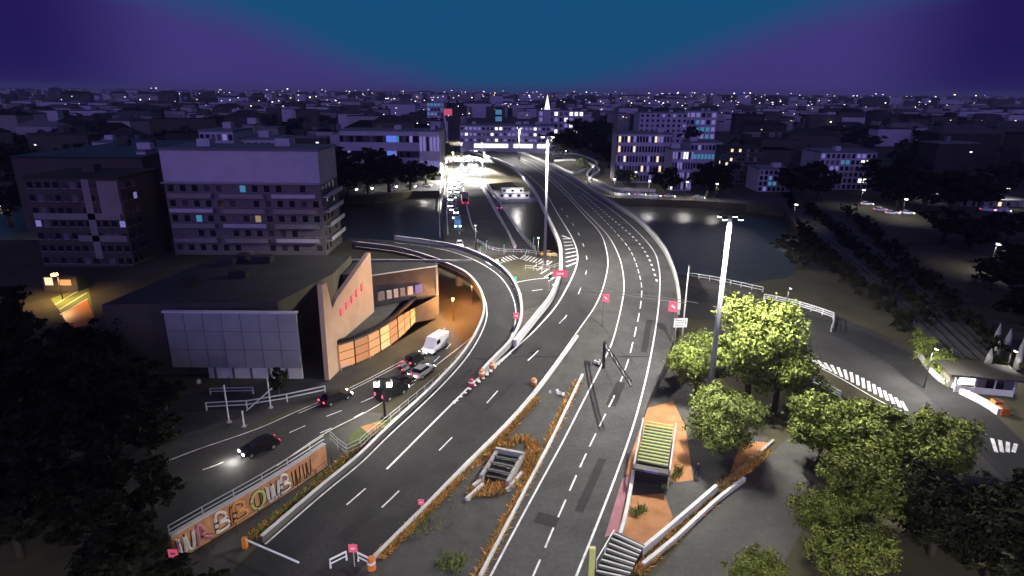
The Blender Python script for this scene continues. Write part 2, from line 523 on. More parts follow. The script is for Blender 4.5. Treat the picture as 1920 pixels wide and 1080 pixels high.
# paved areas
def patch(name, pix, m, z, label=None, holes=None, kind='structure'):
    pts = [G(*p, z) for p in pix]
    mb = MB(); mb.face(pts)
    o = mb.build(name, M[m])
    bm = bmesh.new(); bm.from_mesh(o.data); bmesh.ops.recalc_face_normals(bm, faces=bm.faces)
    for f in bm.faces:
        if f.normal.z < 0: f.normal_flip()
    bmesh.ops.triangulate(bm, faces=bm.faces); bm.to_mesh(o.data); bm.free()
    return tag(o, kind=kind)
patch('pavement', [(1212, 1100), (1345, 935), (1452, 845), (1500, 800), (1560, 860), (1500, 1000), (1440, 1110)], 'asphalt_pale', .012)
patch('pavement', [(1110, 1100), (1170, 905), (1218, 755), (1245, 660), (1290, 640), (1300, 760), (1440, 820), (1345, 925), (1200, 1040), (1180, 1080)], 'asphalt_pale', .008)
patch('pavement', [(1195, 770), (1262, 752), (1285, 800), (1300, 900), (1262, 905), (1172, 890), (1175, 830)], 'clay', .014)
patch('pavement', [(1172, 930), (1245, 925), (1262, 970), (1215, 1030), (1160, 1015)], 'clay', .0145)
patch('pavement', [(1185, 890), (1160, 1000), (1120, 1010), (1160, 900)], 'pink', .0125)
patch('pavement', [(1390, 825), (1440, 830), (1400, 880), (1370, 885)], 'clay', .0135)
patch('pavement', [(60, 1000), (330, 862), (640, 728), (700, 690), (640, 690), (350, 740), (100, 900)], 'asphalt_dark', .01)
patch('verge', [(600, 826), (690, 772), (752, 780), (735, 800), (660, 866), (612, 880)], 'paving', .02)
patch('verge', [(660, 812), (715, 783), (750, 783), (728, 805), (680, 838), (650, 838)], 'grass', .026)
patch('verge', [(676, 800), (710, 790), (722, 802), (690, 812)], 'clay', .032)
patch('verge', [(330, 1058), (480, 966), (612, 880), (660, 866), (600, 918), (490, 1012), (390, 1100), (300, 1100)], 'paving', .018)
patch('verge', [(975, 590), (1045, 540), (1030, 575), (985, 625), (935, 670)], 'paving', .02)
patch('quay', [(1060, 500), (1190, 505), (1290, 522), (1420, 538), (1420, 556), (1290, 535), (1200, 520), (1080, 510)], 'paving', .02)
# promenade on the other bank
patch('promenade', [(1120, 352), (1300, 362), (1480, 372), (1470, 386), (1300, 374), (1150, 368)], 'paving', .03)
patch('promenade', [(640, 362), (830, 357), (830, 340), (640, 350)], 'asphalt', .03)

# street bridge and the avenue beyond it
E1 = [(835, 478), (832, 440), (830, 390), (834, 345), (850, 315), (868, 290), (880, 272), (884, 258)]
E2 = [(1005, 478), (975, 440), (942, 390), (912, 345), (912, 315), (910, 290), (908, 272), (900, 258)]
avenue = road('street', E1, E2, M['asphalt_pale'], flat=.22)
mb = MB()
A_, B_ = cr([G(*p, .22) for p in E1[:5]], n=40), cr([G(*p, .22) for p in E2[:5]], n=40)
P_ = [a.lerp(b, .5) for a, b in zip(A_, B_)]
for i in range(39):
    lo = Vector((0, 0, -1.4)); up = Vector((0, 0, -.06))
    mb.face([A_[i] + lo, A_[i + 1] + lo, B_[i + 1] + lo, B_[i] + lo])
    mb.face([A_[i] + up, A_[i] + lo, A_[i + 1] + lo, A_[i + 1] + up]); mb.face([B_[i] + lo, B_[i] + up, B_[i + 1] + up, B_[i + 1] + lo])
bridge = thing('road_bridge', 'low street bridge crossing the dark river beside the boat', 'bridge')
mb.build('deck', M['concrete_dark'], bridge)
for k in (10, 19, 28):
    MB().box((P_[k].x, P_[k].y, -3.2), ((B_[k] - A_[k]).length * .9, 2.2, 3.9)).build('pier', M['concrete'], bridge)
edge_line(avenue, [(868, 352), (876, 390), (886, 425), (895, 435)], .5, .02, .22)
edge_line(avenue, [(900, 345), (925, 390), (955, 440), (968, 462)], .5, .02, .22)
edge_line(avenue, [(841, 345), (838, 390), (840, 440)], .35, .02, .22)
lane_dashes(avenue, [(856, 345), (855, 390), (862, 440)], 3, 4, .3, .02, .22)
railing('bridge_railing', [(826, 345), (824, 392), (825, 445)], 'pale railing along the west edge of the street bridge', .22, 1.3, 2.5, (.4, .8, 1.3), r=.11)
railing('bridge_railing', [(912, 345), (942, 390), (975, 440), (1003, 470)], 'pale railing on the street bridge side facing the moored boat', .22, 1.2, 2.5, (.4, 1.2), r=.11)
parapet('median_barrier', [(905, 350), (925, 385), (950, 432), (966, 466)], 'low pale barrier between the lanes of the street bridge', 'barrier', .6, .5, 'concrete_pale', .22)
# kerbs and parapets of the motorway
parapet('parapet', M0[1:], 'thick pale parapet sweeping along the river side of the main carriageway', h=1.0, t=.55, m='concrete_pale', coping='concrete_pale')
parapet('parapet', M6[2:], 'curved outer parapet of the motorway next to the white road sign', h=.9, t=.35, m='concrete', coping='concrete_pale', rail=True)
parapet('parapet', R1[2:], 'long parapet curling along the inner edge of the loop ramp', h=.7, t=.25, m='concrete_dark', coping='concrete_pale', rail=False)
parapet('parapet', [(905, 703), (930, 676), (957, 648), (974, 616), (978, 582), (968, 544), (943, 510), (902, 484), (852, 466), (800, 457), (740, 449)], 'pale outer parapet of the loop ramp with the red marker', h=.9, t=.3, m='concrete', coping='concrete_pale')
parapet('kerb_wall', [(702, 1048), (802, 948), (903, 847), (1003, 740), (1083, 632)], 'low weedy kerb wall between the main carriageway and the island', 'kerb', .35, .3, 'concrete_pale')
parapet('kerb_wall', [(900, 1085), (983, 925), (1030, 835), (1065, 762), (1092, 705)], 'low weedy kerb wall along the island beside the three lane carriageway', 'kerb', .35, .3, 'concrete_pale')
# piers under the viaduct
gp = 'concrete piers under the motorway'
i = 0
for px, py in [(1085, 470), (1120, 450), (1150, 480), (1215, 490), (1055, 410), (1100, 410), (1160, 420), (1025, 355), (1050, 365), (1085, 378), (925, 515), (860, 480), (940, 560), (800, 470)]:
    p = GS(px, py)
    bot = -5 if p.y > 150 else 0
    t = thing('viaduct_pier', 'round concrete pier standing below the raised motorway deck', 'pier', (p.x, p.y, bot), 0, gp)
    hh = p.z - 1.15 - bot
    MB().tube([(0, 0, 0), (0, 0, hh - .9)], .8, 14).build('shaft', M['concrete'], t, True)
    MB().box((0, 0, hh - .45), (3.4, 1.6, .9)).build('cap', M['concrete'], t)
# the loop road on the other bank
loop = [(1036, 297), (1075, 296), (1108, 305), (1121, 316), (1108, 326), (1102, 338), (1125, 350), (1160, 362), (1230, 366)]
lo = road('slip_road', [(x - 2, y - 5) for x, y in loop], [(x + 2, y + 5) for x, y in loop], M['asphalt_pale'], flat=.3)
for dy, lb in ((-6, 'lit white parapet on the far side of the slip road across the river'), (6, 'lit white parapet on the near side of the slip road across the river')):
    parapet('slip_road_parapet', [(x + (3 if dy > 0 else -1), y + dy) for x, y in loop], lb, 'parapet', 1.1, .6, 'concrete_pale', .3)
parapet('slip_road_parapet', [(1036, 310), (1075, 326), (1102, 318)], 'short pale parapet inside the curl of the slip road', 'parapet', 1.1, .6, 'concrete_pale', .3)

# ------------------------------------------------------------------ lamps that light the place
def point(par, loc, power, col=(1, .96, .9), r=.35):
    l = bpy.data.lights.new('lamp_light', 'POINT'); l.energy = power; l.color = col; l.shadow_soft_size = r
    o = bpy.data.objects.new('lamp_light', l); COL.objects.link(o)
    o.parent = par; o.location = loc
    return o

def spot(par, loc, power, col=(1, .96, .9), r=.3, ang=149, blend=.25):
    l = bpy.data.lights.new('lamp_light', 'SPOT'); l.energy = power; l.color = col; l.shadow_soft_size = r; l.spot_size = R(ang); l.spot_blend = blend
    o = bpy.data.objects.new('lamp_light', l); COL.objects.link(o)
    o.parent = par; o.location = loc
    return o

def mast(label, base, h, power, heads=4, r=.38, spread=1.3, group=None, col=(1, .96, .9)):
    t = thing('lamp_mast', label, 'lamp mast', base, 0, group)
    MB().tube([(0, 0, 0), (0, 0, h * .5), (0, 0, h)], [r, r * .8, r * .62], 12).build('pole', M['steel'], t, True)
    MB().tube([(0, 0, 0), (0, 0, .5)], r * 1.9, 12).build('base', M['concrete'], t)
    mb = MB(); mb.tube([(spread * math.cos(2 * math.pi * k / 16), spread * math.sin(2 * math.pi * k / 16), h + .1) for k in range(17)], .06, 5, cap=False)
    mb.build('ring', M['darksteel'], t)
    hd = None
    for k in range(heads):
        a = 2 * math.pi * (k + .5) / heads
        if hd is None:
            hd = MB().box((0, 0, .12), (.55, .4, .22), taper=.7).build('lamp_head', M['darksteel'], t)
            MB().box((0, 0, -.02), (.45, .32, .05)).build('lens', M['lamp'], hd); q = hd
        else:
            q = copy_tree(hd, t)
        q.location = (spread * math.cos(a), spread * math.sin(a), h - .15); q.rotation_euler = (0, 0, a)
    for k in range(2):
        a = math.pi * (k + .25) + .9
        spot(t, (spread * 1.1 * math.cos(a), spread * 1.1 * math.sin(a), h - .6), power / 2, col, .3)
    return t

b = G(1326, 772)
mast('tall floodlit lamp mast rising through the green tree', tuple(b), 26, 84000)
p = GS(1021, 500)
mast('tall slim lamp mast on the motorway near the moored boat', tuple(p), 32 - p.z, 120000, r=.3)
mast('added unseen lamp mast behind the viewpoint beside the carriageways', (-9, -10, 0), 30, 40000)  # out of view, added to light the near carriageways
mast('added unseen lamp mast behind the viewpoint beside the trees', (17, -10, 0), 30, 80000)  # second out-of-view mast, added to light the near ground
mast('slim lamp mast at the far end of the motorway by the long lit building', tuple(GS(973, 300)), 16, 70000, r=.3)
# thin street pole by the sign
p = GS(1283, 588); p.z = 0
t = thing('street_lamp', 'thin pale street lamp pole behind the white road sign', 'street lamp', tuple(p))
MB().tube([(0, 0, 0), (0, 0, 13.6)], [.17, .1], 8).build('pole', M['concrete_pale'], t, True)
MB().box((0, -.4, 13.65), (.3, 1.0, .15)).build('lamp_head', M['darksteel'], t)

def street_lamp(label, base, h, mdot='lampdot', power=0, group='street lamps of the town', size=.5, col=(1, .96, .9)):
    t = thing('street_lamp', label, 'street lamp', base, 0, group)
    MB().tube([(0, 0, 0), (0, 0, h)], [.12, .08], 6).build('pole', M['darksteel'], t)
    MB().box((0, -.5, h + .05), (.25, 1.1, .14)).build('lamp_head', M['darksteel'], t)
    MB().box((0, -.7, h - .12), (size, size, size * .55)).build('lens', M[mdot], t)
    if power: spot(t, (0, -.8, h - .7), power, col, .25, 150)
    return t
for k, (px, py, pw) in enumerate([(838, 352, 26000), (838, 335, 50000), (905, 338, 50000), (850, 318, 70000), (908, 318, 70000), (866, 296, 90000), (904, 296, 90000), (880, 281, 90000), (910, 279, 90000), (885, 268, 90000)]):
    street_lamp('lit street lamp lining the bright avenue beyond the bridge', tuple(G(px, py, .2)), 9, 'lampdot', pw * 1.7, 'street lamps along the bright avenue', .9)
for k, (px, py, pw) in enumerate([(1150, 368, 3500), (1215, 372, 3500), (1285, 374, 4500), (1190, 352, 2500), (1110, 340, 4500), (1060, 305, 6000), (1340, 378, 2000)]):
    street_lamp('lit street lamp on the promenade across the river', tuple(G(px, py, .1)), 7, 'lampdot', pw, 'street lamps along the promenade', .7)
for k, (px, py, pw) in enumerate([(1856, 505, 2500), (1486, 420, 1200), (1612, 388, 2500), (1690, 408, 2500), (1880, 385, 2000), (1745, 372, 2000), (700, 352, 3000), (745, 348, 3000), (795, 352, 3000), (62, 420, 700), (10, 425, 900)]):
    street_lamp('small lit street lamp among dark trees', tuple(G(px, py, 0)), 6.5, 'lampdot', pw, 'street lamps among dark trees', .7)
# sodium lamps under the loop ramp
for px, py, lb in ((850, 602, 'orange sodium lamp under the near side of the loop ramp'), (885, 572, 'orange sodium lamp tucked deep under the loop ramp'), (800, 566, 'orange sodium lamp beside the curved facade by the underpass')):
    p = G(px, py)
    t = thing('wall_lamp', lb, 'lamp', (p.x, p.y, 0))
    MB().tube([(0, 0, 0), (0, 0, 4.2)], .07, 6).build('pole', M['darksteel'], t)
    MB().box((0, 0, 4.3), (.5, .3, .18)).build('lens', M['sodium'], t)
    point(t, (0, -.2, 4.0), 7000, (1, .40, .1), .2)
# ------------------------------------------------------------------ trees
def leaves(n, blobs, size, seed, m):
    rnd = random.Random(seed)
    mb = MB(); tot = sum(b[3] ** 2 for b in blobs)
    for bx, by, bz, br, sq in blobs:
        k = int(n * br * br / tot)
        # clumps within every bough
        cl = []
        for _ in range(max(5, k // 45)):
            v = Vector((rnd.gauss(0, 1), rnd.gauss(0, 1), rnd.gauss(0, 1))).normalized() * br * rnd.uniform(.5, 1.28)
            cl.append(Vector((bx + v.x, by + v.y, bz + v.z * sq)))
        for _ in range(k):
            c = rnd.choice(cl) + Vector((rnd.gauss(0, 1), rnd.gauss(0, 1), rnd.gauss(0, .8))) * br * .16
            a = rnd.uniform(0, 6.28); s = size * rnd.uniform(.6, 1.4)
            nrm = (c - Vector((bx, by, bz - br * .4))).normalized() + Vector((rnd.gauss(0, .5), rnd.gauss(0, .5), rnd.gauss(0, .5)))
            nrm.normalize()
            u = nrm.orthogonal().normalized(); w = nrm.cross(u)
            u, w = u * math.cos(a) + w * math.sin(a), w * math.cos(a) - u * math.sin(a)
            mb.face([c - u * s, c - w * s * .5, c + u * s, c + w * s * .5])
    return mb

def trunk(h, r, seed, reach):
    rnd = random.Random(seed); mb = MB()
    mb.tube([(0, 0, -.2), (.05 * h * rnd.uniform(-1, 1), .05 * h * rnd.uniform(-1, 1), h * .5), (0, 0, h)], [r * 1.25, r, r * .6], 8)
    for k in range(6):
        a = rnd.uniform(0, 6.28); z = h * rnd.uniform(.5, 1)
        mb.tube([(0, 0, z), (reach * .5 * math.cos(a), reach * .5 * math.sin(a), z + reach * .35), (reach * math.cos(a), reach * math.sin(a), z + reach * .55)], [r * .5, r * .3, r * .1], 5)
    return mb

def crown_blobs(hc, rc, seed, n=9, sq=.75):
    rnd = random.Random(seed); out = [(0, 0, hc, rc * .62, .85), (rc * .3, rc * .1, hc - rc * .55, rc * .4, .8), (-rc * .28, -rc * .2, hc - rc * .6, rc * .38, .8)]
    for k in range(n):
        a = k * 2.4 + rnd.uniform(-.4, .4); q = rc * rnd.uniform(.4, .68)
        out.append((q * math.cos(a), q * math.sin(a), hc + rc * rnd.uniform(-.42, .5), rc * rnd.uniform(.3, .46), sq))
    return out
_cache = {}
def tree(name, label, loc, height, radius, kind, n, leafsize, m, group=None, seed=1, cat='tree'):
    key = (kind, seed, n, leafsize, m)
    t = thing(name, label, cat, loc, random.Random(seed * 7 + loc[0]).uniform(0, 6.28), group)
    if key not in _cache:
        rc = 1.0; hc = 1.42
        a = leaves(n, crown_blobs(hc, rc, seed), leafsize, seed, m).build('crown', M[m], t)
        b_ = trunk(1.1, .07, seed, .55).build('trunk', M['bark'], t, True)
        _cache[key] = (a.data, b_.data)
    else:
        link('crown', _cache[key][0], t); link('trunk', _cache[key][1], t)
    t.scale = (radius, radius, height / 2.5)
    return t

tree('broadleaf_tree', 'tall bright green tree lit by the lamp mast beside the motorway', tuple(G(1400, 748)), 17.0, 6.4, 'h', 22000, .033, 'leaf', 'lit trees beside the mast', 3)
tree('broadleaf_tree', 'smaller bright green tree standing nearest the slatted canopy', tuple(G(1352, 848)), 8.2, 4.9, 'h', 18000, .038, 'leaf', 'lit trees beside the mast', 5)
tree('broadleaf_tree', 'round bright green tree by the zebra crossing ladder', tuple(G(1532, 868)), 10, 4.6, 'h', 18000, .038, 'leaf', 'lit trees beside the mast', 7)
tree('broadleaf_tree', 'bright green tree leaning over the parapet left of the lamp mast', tuple(G(1306, 742)), 10.5, 4.6, 'h', 18000, .038, 'leaf', 'lit trees beside the mast', 15)
tree('broadleaf_tree', 'bright green tree behind the lamp mast on the street side', tuple(G(1452, 772)), 12.0, 5.0, 'h', 18000, .038, 'leaf', 'lit trees beside the mast', 17)
lowlabels = ['dull green tree beside the wide lit street, behind the round tree', 'dull green tree at the outer corner of the right hand grove', 'dull green tree in the middle of the grove above the grey path',
             'half lit tree leaning over the grey path', 'sparse low tree at the bottom edge beside the grey path', 'dark leafy tree deep inside the grove by the street', 'half lit tree at the lower edge of the grove']
for k, (px, py, hh, rr, m) in enumerate([(1640, 905, 10, 4.8, 'leaf'), (1745, 900, 9, 4.2, 'leaf2'), (1610, 990, 10, 4.8, 'leaf2'), (1545, 1020, 7.5, 3.2, 'leaf2'), (1415, 1110, 4.5, 2.4, 'leaf2'), (1745, 1040, 9, 4.6, 'leafunlit'), (1590, 1100, 7.5, 3.6, 'leaf2')]):
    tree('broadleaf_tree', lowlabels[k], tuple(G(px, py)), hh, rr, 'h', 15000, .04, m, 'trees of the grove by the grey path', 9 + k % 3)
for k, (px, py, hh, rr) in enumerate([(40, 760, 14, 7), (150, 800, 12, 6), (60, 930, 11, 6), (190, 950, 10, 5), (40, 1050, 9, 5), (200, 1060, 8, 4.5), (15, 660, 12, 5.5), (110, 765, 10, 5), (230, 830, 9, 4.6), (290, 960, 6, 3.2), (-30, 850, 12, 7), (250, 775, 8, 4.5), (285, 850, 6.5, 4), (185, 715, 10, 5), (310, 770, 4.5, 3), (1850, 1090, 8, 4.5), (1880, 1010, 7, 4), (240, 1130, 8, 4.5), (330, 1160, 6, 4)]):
    tree('broadleaf_tree', 'unlit black leafy tree in the dark corner', tuple(G(px, py)), hh, rr, 'd', 2600, .09, 'leafunlit', 'unlit trees in the dark corners', 21 + k % 3)
for k, (px, py, hh, rr) in enumerate([(650, 368, 15, 9), (690, 362, 17, 10), (730, 360, 16, 9), (770, 356, 14, 9), (800, 350, 12, 7), (640, 350, 18, 11), (715, 345, 18, 10), (1055, 300, 20, 11), (1085, 292, 22, 13), (1120, 296, 20, 11), (1140, 315, 16, 9), (1100, 275, 24, 14),
                                      (1170, 350, 9, 5), (1245, 366, 13, 6.5), (1325, 372, 15, 8), (1345, 370, 16, 8), (1500, 372, 17, 10), (1530, 376, 15, 9), (1680, 396, 17, 11), (1730, 398, 18, 12), (1780, 400, 18, 12), (1830, 398, 16, 10), (1660, 372, 18, 11),
                                      (1500, 505, 6, 5), (1860, 545, 8, 6), (1915, 610, 8, 6), (1770, 450, 10, 7), (1820, 470, 10, 7), (1885, 455, 11, 8), (1900, 520, 9, 7),
                                      (1480, 480, 6, 5),
                                      (60, 380, 18, 10), (250, 370, 18, 10), (270, 430, 12, 8), (20, 420, 14, 8), (0, 340, 18, 12), (300, 350, 16, 9)]):
    tree('broadleaf_tree', 'dark mass of an unlit tree standing near the river', tuple(G(px, py)), hh, rr, 'd', 1800, .11, 'leafunlit', 'unlit trees near the river', 31 + k % 4)
for k, (px, py, hh) in enumerate([(1092, 318, 8), (1168, 345, 8), (1185, 343, 7), (836, 300, 12), (1060, 268, 11)]):
    tree('broadleaf_tree', 'small tree lit green by a street lamp across the river', tuple(G(px, py)), hh, hh * .5, 'h', 1500, .11, 'leaf', 'lamp lit trees across the river', 41)
rnd = random.Random(5)
cnt = 0
while cnt < 130:
    Y = 270 * math.exp(rnd.random() * 1.9); X = rnd.uniform(-.95, .95) * Y
    px = 960 + X / Y * 1090
    if 800 < px < 1330 and Y < 480: continue
    if 850 < px < 1040: continue
    tree('far_tree', 'dark far off tree among the houses of the town', (X, Y, 0), rnd.uniform(10, 17), rnd.uniform(6, 13), 'f', 350, .22, 'leafunlit', 'far trees of the town', 51 + cnt % 3)
    cnt += 1
# small shrub-like tree by the plaza railings
tree('young_tree', 'small dark tree beside the plaza railings and grey facade', tuple(G(524, 745)), 5.2, 1.5, 'y', 900, .13, 'leafunlit', None, 61)

# weeds along the kerbs
def weeds(name, label, pixlines, n, mats, seed, hmax=.7, flat=None, width=.8, root=None):
    rnd = random.Random(seed); mb = MB()
    for line in pixlines:
        P = setz(px_line(line, 0, .25, flat), 0, flat)
        for _ in range(n):
            i = rnd.randrange(len(P)); c = P[i] + normal2(P, i) * rnd.uniform(-width, width)
            dens = .5 + .5 * math.sin(i * .11 + seed) * math.sin(i * .043 + 2 * seed)
            if rnd.random() > dens + .15: continue
            hgt = rnd.uniform(.25, 1) * hmax; a = rnd.uniform(0, 6.28); w = rnd.uniform(.03, .09)
            u = Vector((math.cos(a), math.sin(a), 0)) * w; tip = Vector((rnd.gauss(0, .25), rnd.gauss(0, .25), hgt))
            mb.face([c - u, c + u, c + tip + u * .3, c + tip - u * .3], M[mats[0] if rnd.random() < .68 else mats[1]])
    return tag(mb.build(name, None), label, 'weeds', None, 'stuff')
weeds('weeds', 'orange dry weeds and grass along the island kerb beside the main carriageway', [[(712, 1045), (812, 948), (912, 850), (1005, 748)]], 7000, ('dry', 'green'), 1, .36, None, .42)
weeds('weeds', 'orange dry weeds and grass along the island kerb beside the three lanes', [[(895, 1085), (975, 930), (1025, 835), (1060, 765), (1085, 715)]], 7000, ('dry', 'green'), 2, .36, None, .42)
weeds('weeds', 'patchy green weeds on the verge beside the ramp parapet', [[(470, 1012), (590, 915), (660, 852), (720, 800)]], 4500, ('green', 'dry'), 3, .45, .02, .6)
weeds('weeds', 'dry bushes growing around the dark pit on the island', [[(905, 905), (935, 850), (975, 822), (1000, 840), (985, 900)], [(880, 925), (930, 920), (960, 900)]], 3200, ('dry', 'green'), 4, .55)
weeds('weeds', 'small green tufts scattered on the island paving', [[(750, 1000), (810, 985), (860, 945)], [(840, 1070), (855, 1040)]], 260, ('green', 'green'), 5, .5, None, 1.2)
weeds('weeds', 'green and dry plants along the low wall by the grey path', [[(1195, 1075), (1260, 1010), (1340, 940)], [(1345, 920), (1400, 880), (1440, 845)]], 3000, ('dry', 'green'), 6, .5, .02, .45)
weeds('weeds', 'green plants at the foot of the slatted canopy', [[(1240, 915), (1262, 900), (1275, 880)], [(1185, 965), (1205, 955)]], 300, ('green', 'green'), 8, .7, .02, .5)
# ------------------------------------------------------------------ walls and structures close by
# painted wall between the street and the verge
P = setz(px_line([(328, 1052), (400, 1008), (480, 960), (550, 915), (612, 872)], 0, 1.0, 0), 0, 0)
gw = thing('graffiti_wall', 'long ochre wall covered in graffiti between street and verge', 'wall', tuple(P[0]))
Q = [p - P[0] for p in P]
mb = MB(); wallstrip(mb, Q, 2.7, .35); mb.build('wall', M['orange_wall'], gw)
mb = MB(); wallstrip(mb, Q, .12, .5, 2.702); mb.build('coping', M['concrete_pale'], gw)
for b_ in (3.3, 3.75):
    MB().tube([q + Vector((0, 0, b_)) for q in Q], .05, 5).build('rail', M['steel'], gw)
pm = None
for i in range(0, len(Q), 3):
    o = MB().box((0, 0, .48), (.07, .07, .95)).build('post', M['steel'], gw) if pm is None else copy_tree(pm, gw)
    pm = pm or o
    o.location = (Q[i].x, Q[i].y, 2.82)
def on_wall(s, z, out=.19):
    L = lengths(Q); s = max(0, min(L[-1] - .01, s))
    for i in range(1, len(L)):
        if L[i] >= s: break
    p = Q[i - 1].lerp(Q[i], (s - L[i - 1]) / (L[i] - L[i - 1]))
    nrm = normal2(Q, i)
    if (nrm.x < 0): nrm = -nrm
    return p + nrm * out + Vector((0, 0, z))
rg = random.Random(4)
def scribble(kind, s0, w, m, hgt=2.1, z0=.3, r=.1):
    mb = MB(); pts = []
    if kind == 'ring': pts = [(.5 + .42 * math.cos(a * .52), .5 + .45 * math.sin(a * .52)) for a in range(13)]
    if kind == 'bolt': pts = [(.1, 0), (.2, .95), (.55, .55), (.4, .35), (.9, .05)]
    if kind == 'wave': pts = [(0, .9), (.1, .1), (.35, .1), (.4, .9), (.55, .15), (.8, .1), (.9, .9)]
    if kind == 'hook': pts = [(.05, .05), (.1, .95), (.6, .9), (.7, .6), (.2, .5), (.75, .4), (.8, .1), (.1, .05)]
    if 'dark' not in m:
        fat = MB(); fat.tube([on_wall(s0 + x * w, z0 + y * hgt, .1) for x, y in pts], .24, 6); fat.build('graffiti', M['graf_dark'], gw)
    mb.tube([on_wall(s0 + x * w, z0 + y * hgt, .2) for x, y in cr([Vector((x, y, 0)) for x, y in pts], n=26) for x, y in [(x, y)]] if False else [on_wall(s0 + q.x * w, z0 + q.y * hgt, .22) for q in cr([Vector((x, y, 0)) for x, y in pts], n=28)], r * (1.7 if 'dark' not in m else 1), 6)
    return mb.build('graffiti', M[m], gw)
LT = lengths(Q)[-1]
for k, (kd, s, w, m) in enumerate([('wave', .4, 1.6, 'graf_white'), ('bolt', 2.0, 1.6, 'graf_pink'), ('hook', 3.9, 1.5, 'graf_white'), ('bolt', 5.2, 1.3, 'graf_dark'), ('hook', 5.7, 1.6, 'graf_orange'), ('ring', 7.5, 1.7, 'graf_yellow'), ('ring', 7.9, .8, 'graf_dark'),
                                    ('wave', 9.4, 1.5, 'graf_white'), ('hook', 11.0, 1.3, 'graf_white'), ('wave', 12.5, 1.2, 'graf_dark'), ('wave', 14, 1.2, 'graf_dark'), ('bolt', 16, 1.5, 'graf_dark'), ('wave', 18, 1.1, 'graf_dark'), ('hook', 20, 1.1, 'graf_dark')]):
    if s + w < LT: scribble(kd, s, w, m, r=.1 if 'dark' not in m else .05)
railing('verge_fence', [(400, 1030), (490, 968), (560, 918), (615, 880), (640, 850)], 'thin wire fence in front of the graffiti wall', .02, 1.1, 2.2, (.35, .7, 1.08), 'fence', 'darksteel', r=.03)
railing('verge_fence', [(620, 828), (655, 856), (700, 822), (745, 785), (830, 712), (880, 655)], 'steel mesh fence running along the ramp above the street', .02, 1.5, 2.0, (.5, 1.0, 1.48), 'fence', 'steel', r=.03)
# road barrier arm at the near end of the verge
p, q = G(458, 1012, .9), G(560, 1056, .9)
t = thing('barrier_gate', 'white barrier arm across the near end of the verge', 'barrier', (p.x, p.y, 0))
MB().box((0, 0, .55), (.4, .4, 1.1)).build('stand', M['orange_plastic'], t)
MB().tube([(0, 0, .98), (q.x - p.x, q.y - p.y, .98)], .09, 6).build('arm', M['signwhite'], t)
# street railings on the plaza
railing('plaza_railing', [(388, 770), (440, 768), (500, 762), (545, 752), (610, 738)], 'pale steel handrail along the sunken plaza before the facade', .02, 1.2, 4, (.6, 1.15), r=.09)
railing('plaza_railing', [(395, 740), (440, 740), (475, 738)], 'short upper handrail of the sunken plaza', .02, 1.0, 4, (.5, .95), r=.08)
for k, (px, py, px2, py2, hh, lb) in enumerate([(430, 792, 420, 735, 5.2, 'tall thin pale pole in the sunken plaza by the handrail'), (458, 800, 458, 770, 2.2, 'short pale pole at the joint of the plaza handrails'), (508, 765, 512, 720, 4.4, 'slim pale pole next to the small dark tree')]):
    p = G(px, py)
    t = thing('plaza_pole', lb, 'pole', tuple(p)); MB().tube([(0, 0, 0), (0, 0, hh)], .1, 6).build('shaft', M['concrete_pale'], t); MB().box((0, 0, .08), (.5, .5, .16)).build('foot', M['concrete'], t)
p1, p2 = G(462, 770, 1.0), G(510, 728, 4.2)
tag(MB().tube([p1, p2], .09, 6).build('stair_handrail', M['concrete_pale']), 'sloping pale handrail climbing towards the small dark tree', 'handrail')
# slatted canopy beside the mast
a, b_, c = G(1186, 905), G(1252, 918), G(1205, 822, 3.2)
ang = math.atan2(b_.y - a.y, b_.x - a.x)
w = (b_ - a).length
can = thing('slatted_canopy', 'green slatted sloping canopy with white side rails over a dark stairwell', 'canopy', tuple(a), ang)
dep = 7.2
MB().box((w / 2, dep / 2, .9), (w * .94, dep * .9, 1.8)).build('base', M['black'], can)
MB().box((w / 2, .12, 1.95), (w * 1.04, .9, .28)).build('front_beam', M['concrete_dark'], can)
MB().box((w * .5, -.36, 2.0), (w * .38, .06, .22)).build('name_plate', M['violetpanel'], can)
sl = math.atan2(1.6, dep)
pm = None
for k in range(13):
    o = MB().box((0, 0, 0), (w * .86, .27, .06)).build('slat', M['slat'], can) if pm is None else copy_tree(pm, can)
    pm = pm or o
    y = .9 + k * (dep - 1.2) / 12
    o.location = (w / 2, y, 2.2 + 1.6 * y / dep)
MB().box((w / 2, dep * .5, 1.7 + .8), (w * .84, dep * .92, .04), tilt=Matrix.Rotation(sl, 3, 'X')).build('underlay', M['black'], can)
for sx in (0, 1):
    MB().box((w * sx, dep / 2, 2.2 + .82), (.14, dep * 1.02, .4), tilt=Matrix.Rotation(sl, 3, 'X')).build('side_rail', M['concrete_pale'], can)
    for yy in (.15, dep - .15):
        MB().box((w * sx, yy, (2.0 + 1.6 * yy / dep) / 2), (.13, .13, 2.0 + 1.6 * yy / dep)).build('post', M['steel'], can)
parapet('low_wall', [(1187, 893), (1180, 935), (1170, 985), (1162, 1012)], 'low bright white wall leading from the canopy to the steps', 'wall', .8, .35, 'concrete_pale', 0)
parapet('ramp_wall', [(1203, 1042), (1270, 985), (1342, 922)], 'white ramp wall on the canopy side of the orange planting', 'wall', .9, .35, 'concrete_pale', 0)
parapet('ramp_wall', [(1205, 1064), (1268, 1012), (1340, 945), (1395, 902)], 'white ramp wall on the grey path side of the orange planting', 'wall', .5, .35, 'concrete_pale', 0)
patch('planting_bed', [(1205, 1050), (1272, 990), (1338, 930), (1340, 944), (1268, 1010), (1206, 1062)], 'clay', .05)
parapet('kerb_wall', [(1342, 922), (1400, 872), (1450, 828)], 'rough stone kerb between the clay patch and the grey path', 'kerb', .3, .3, 'concrete', 0)
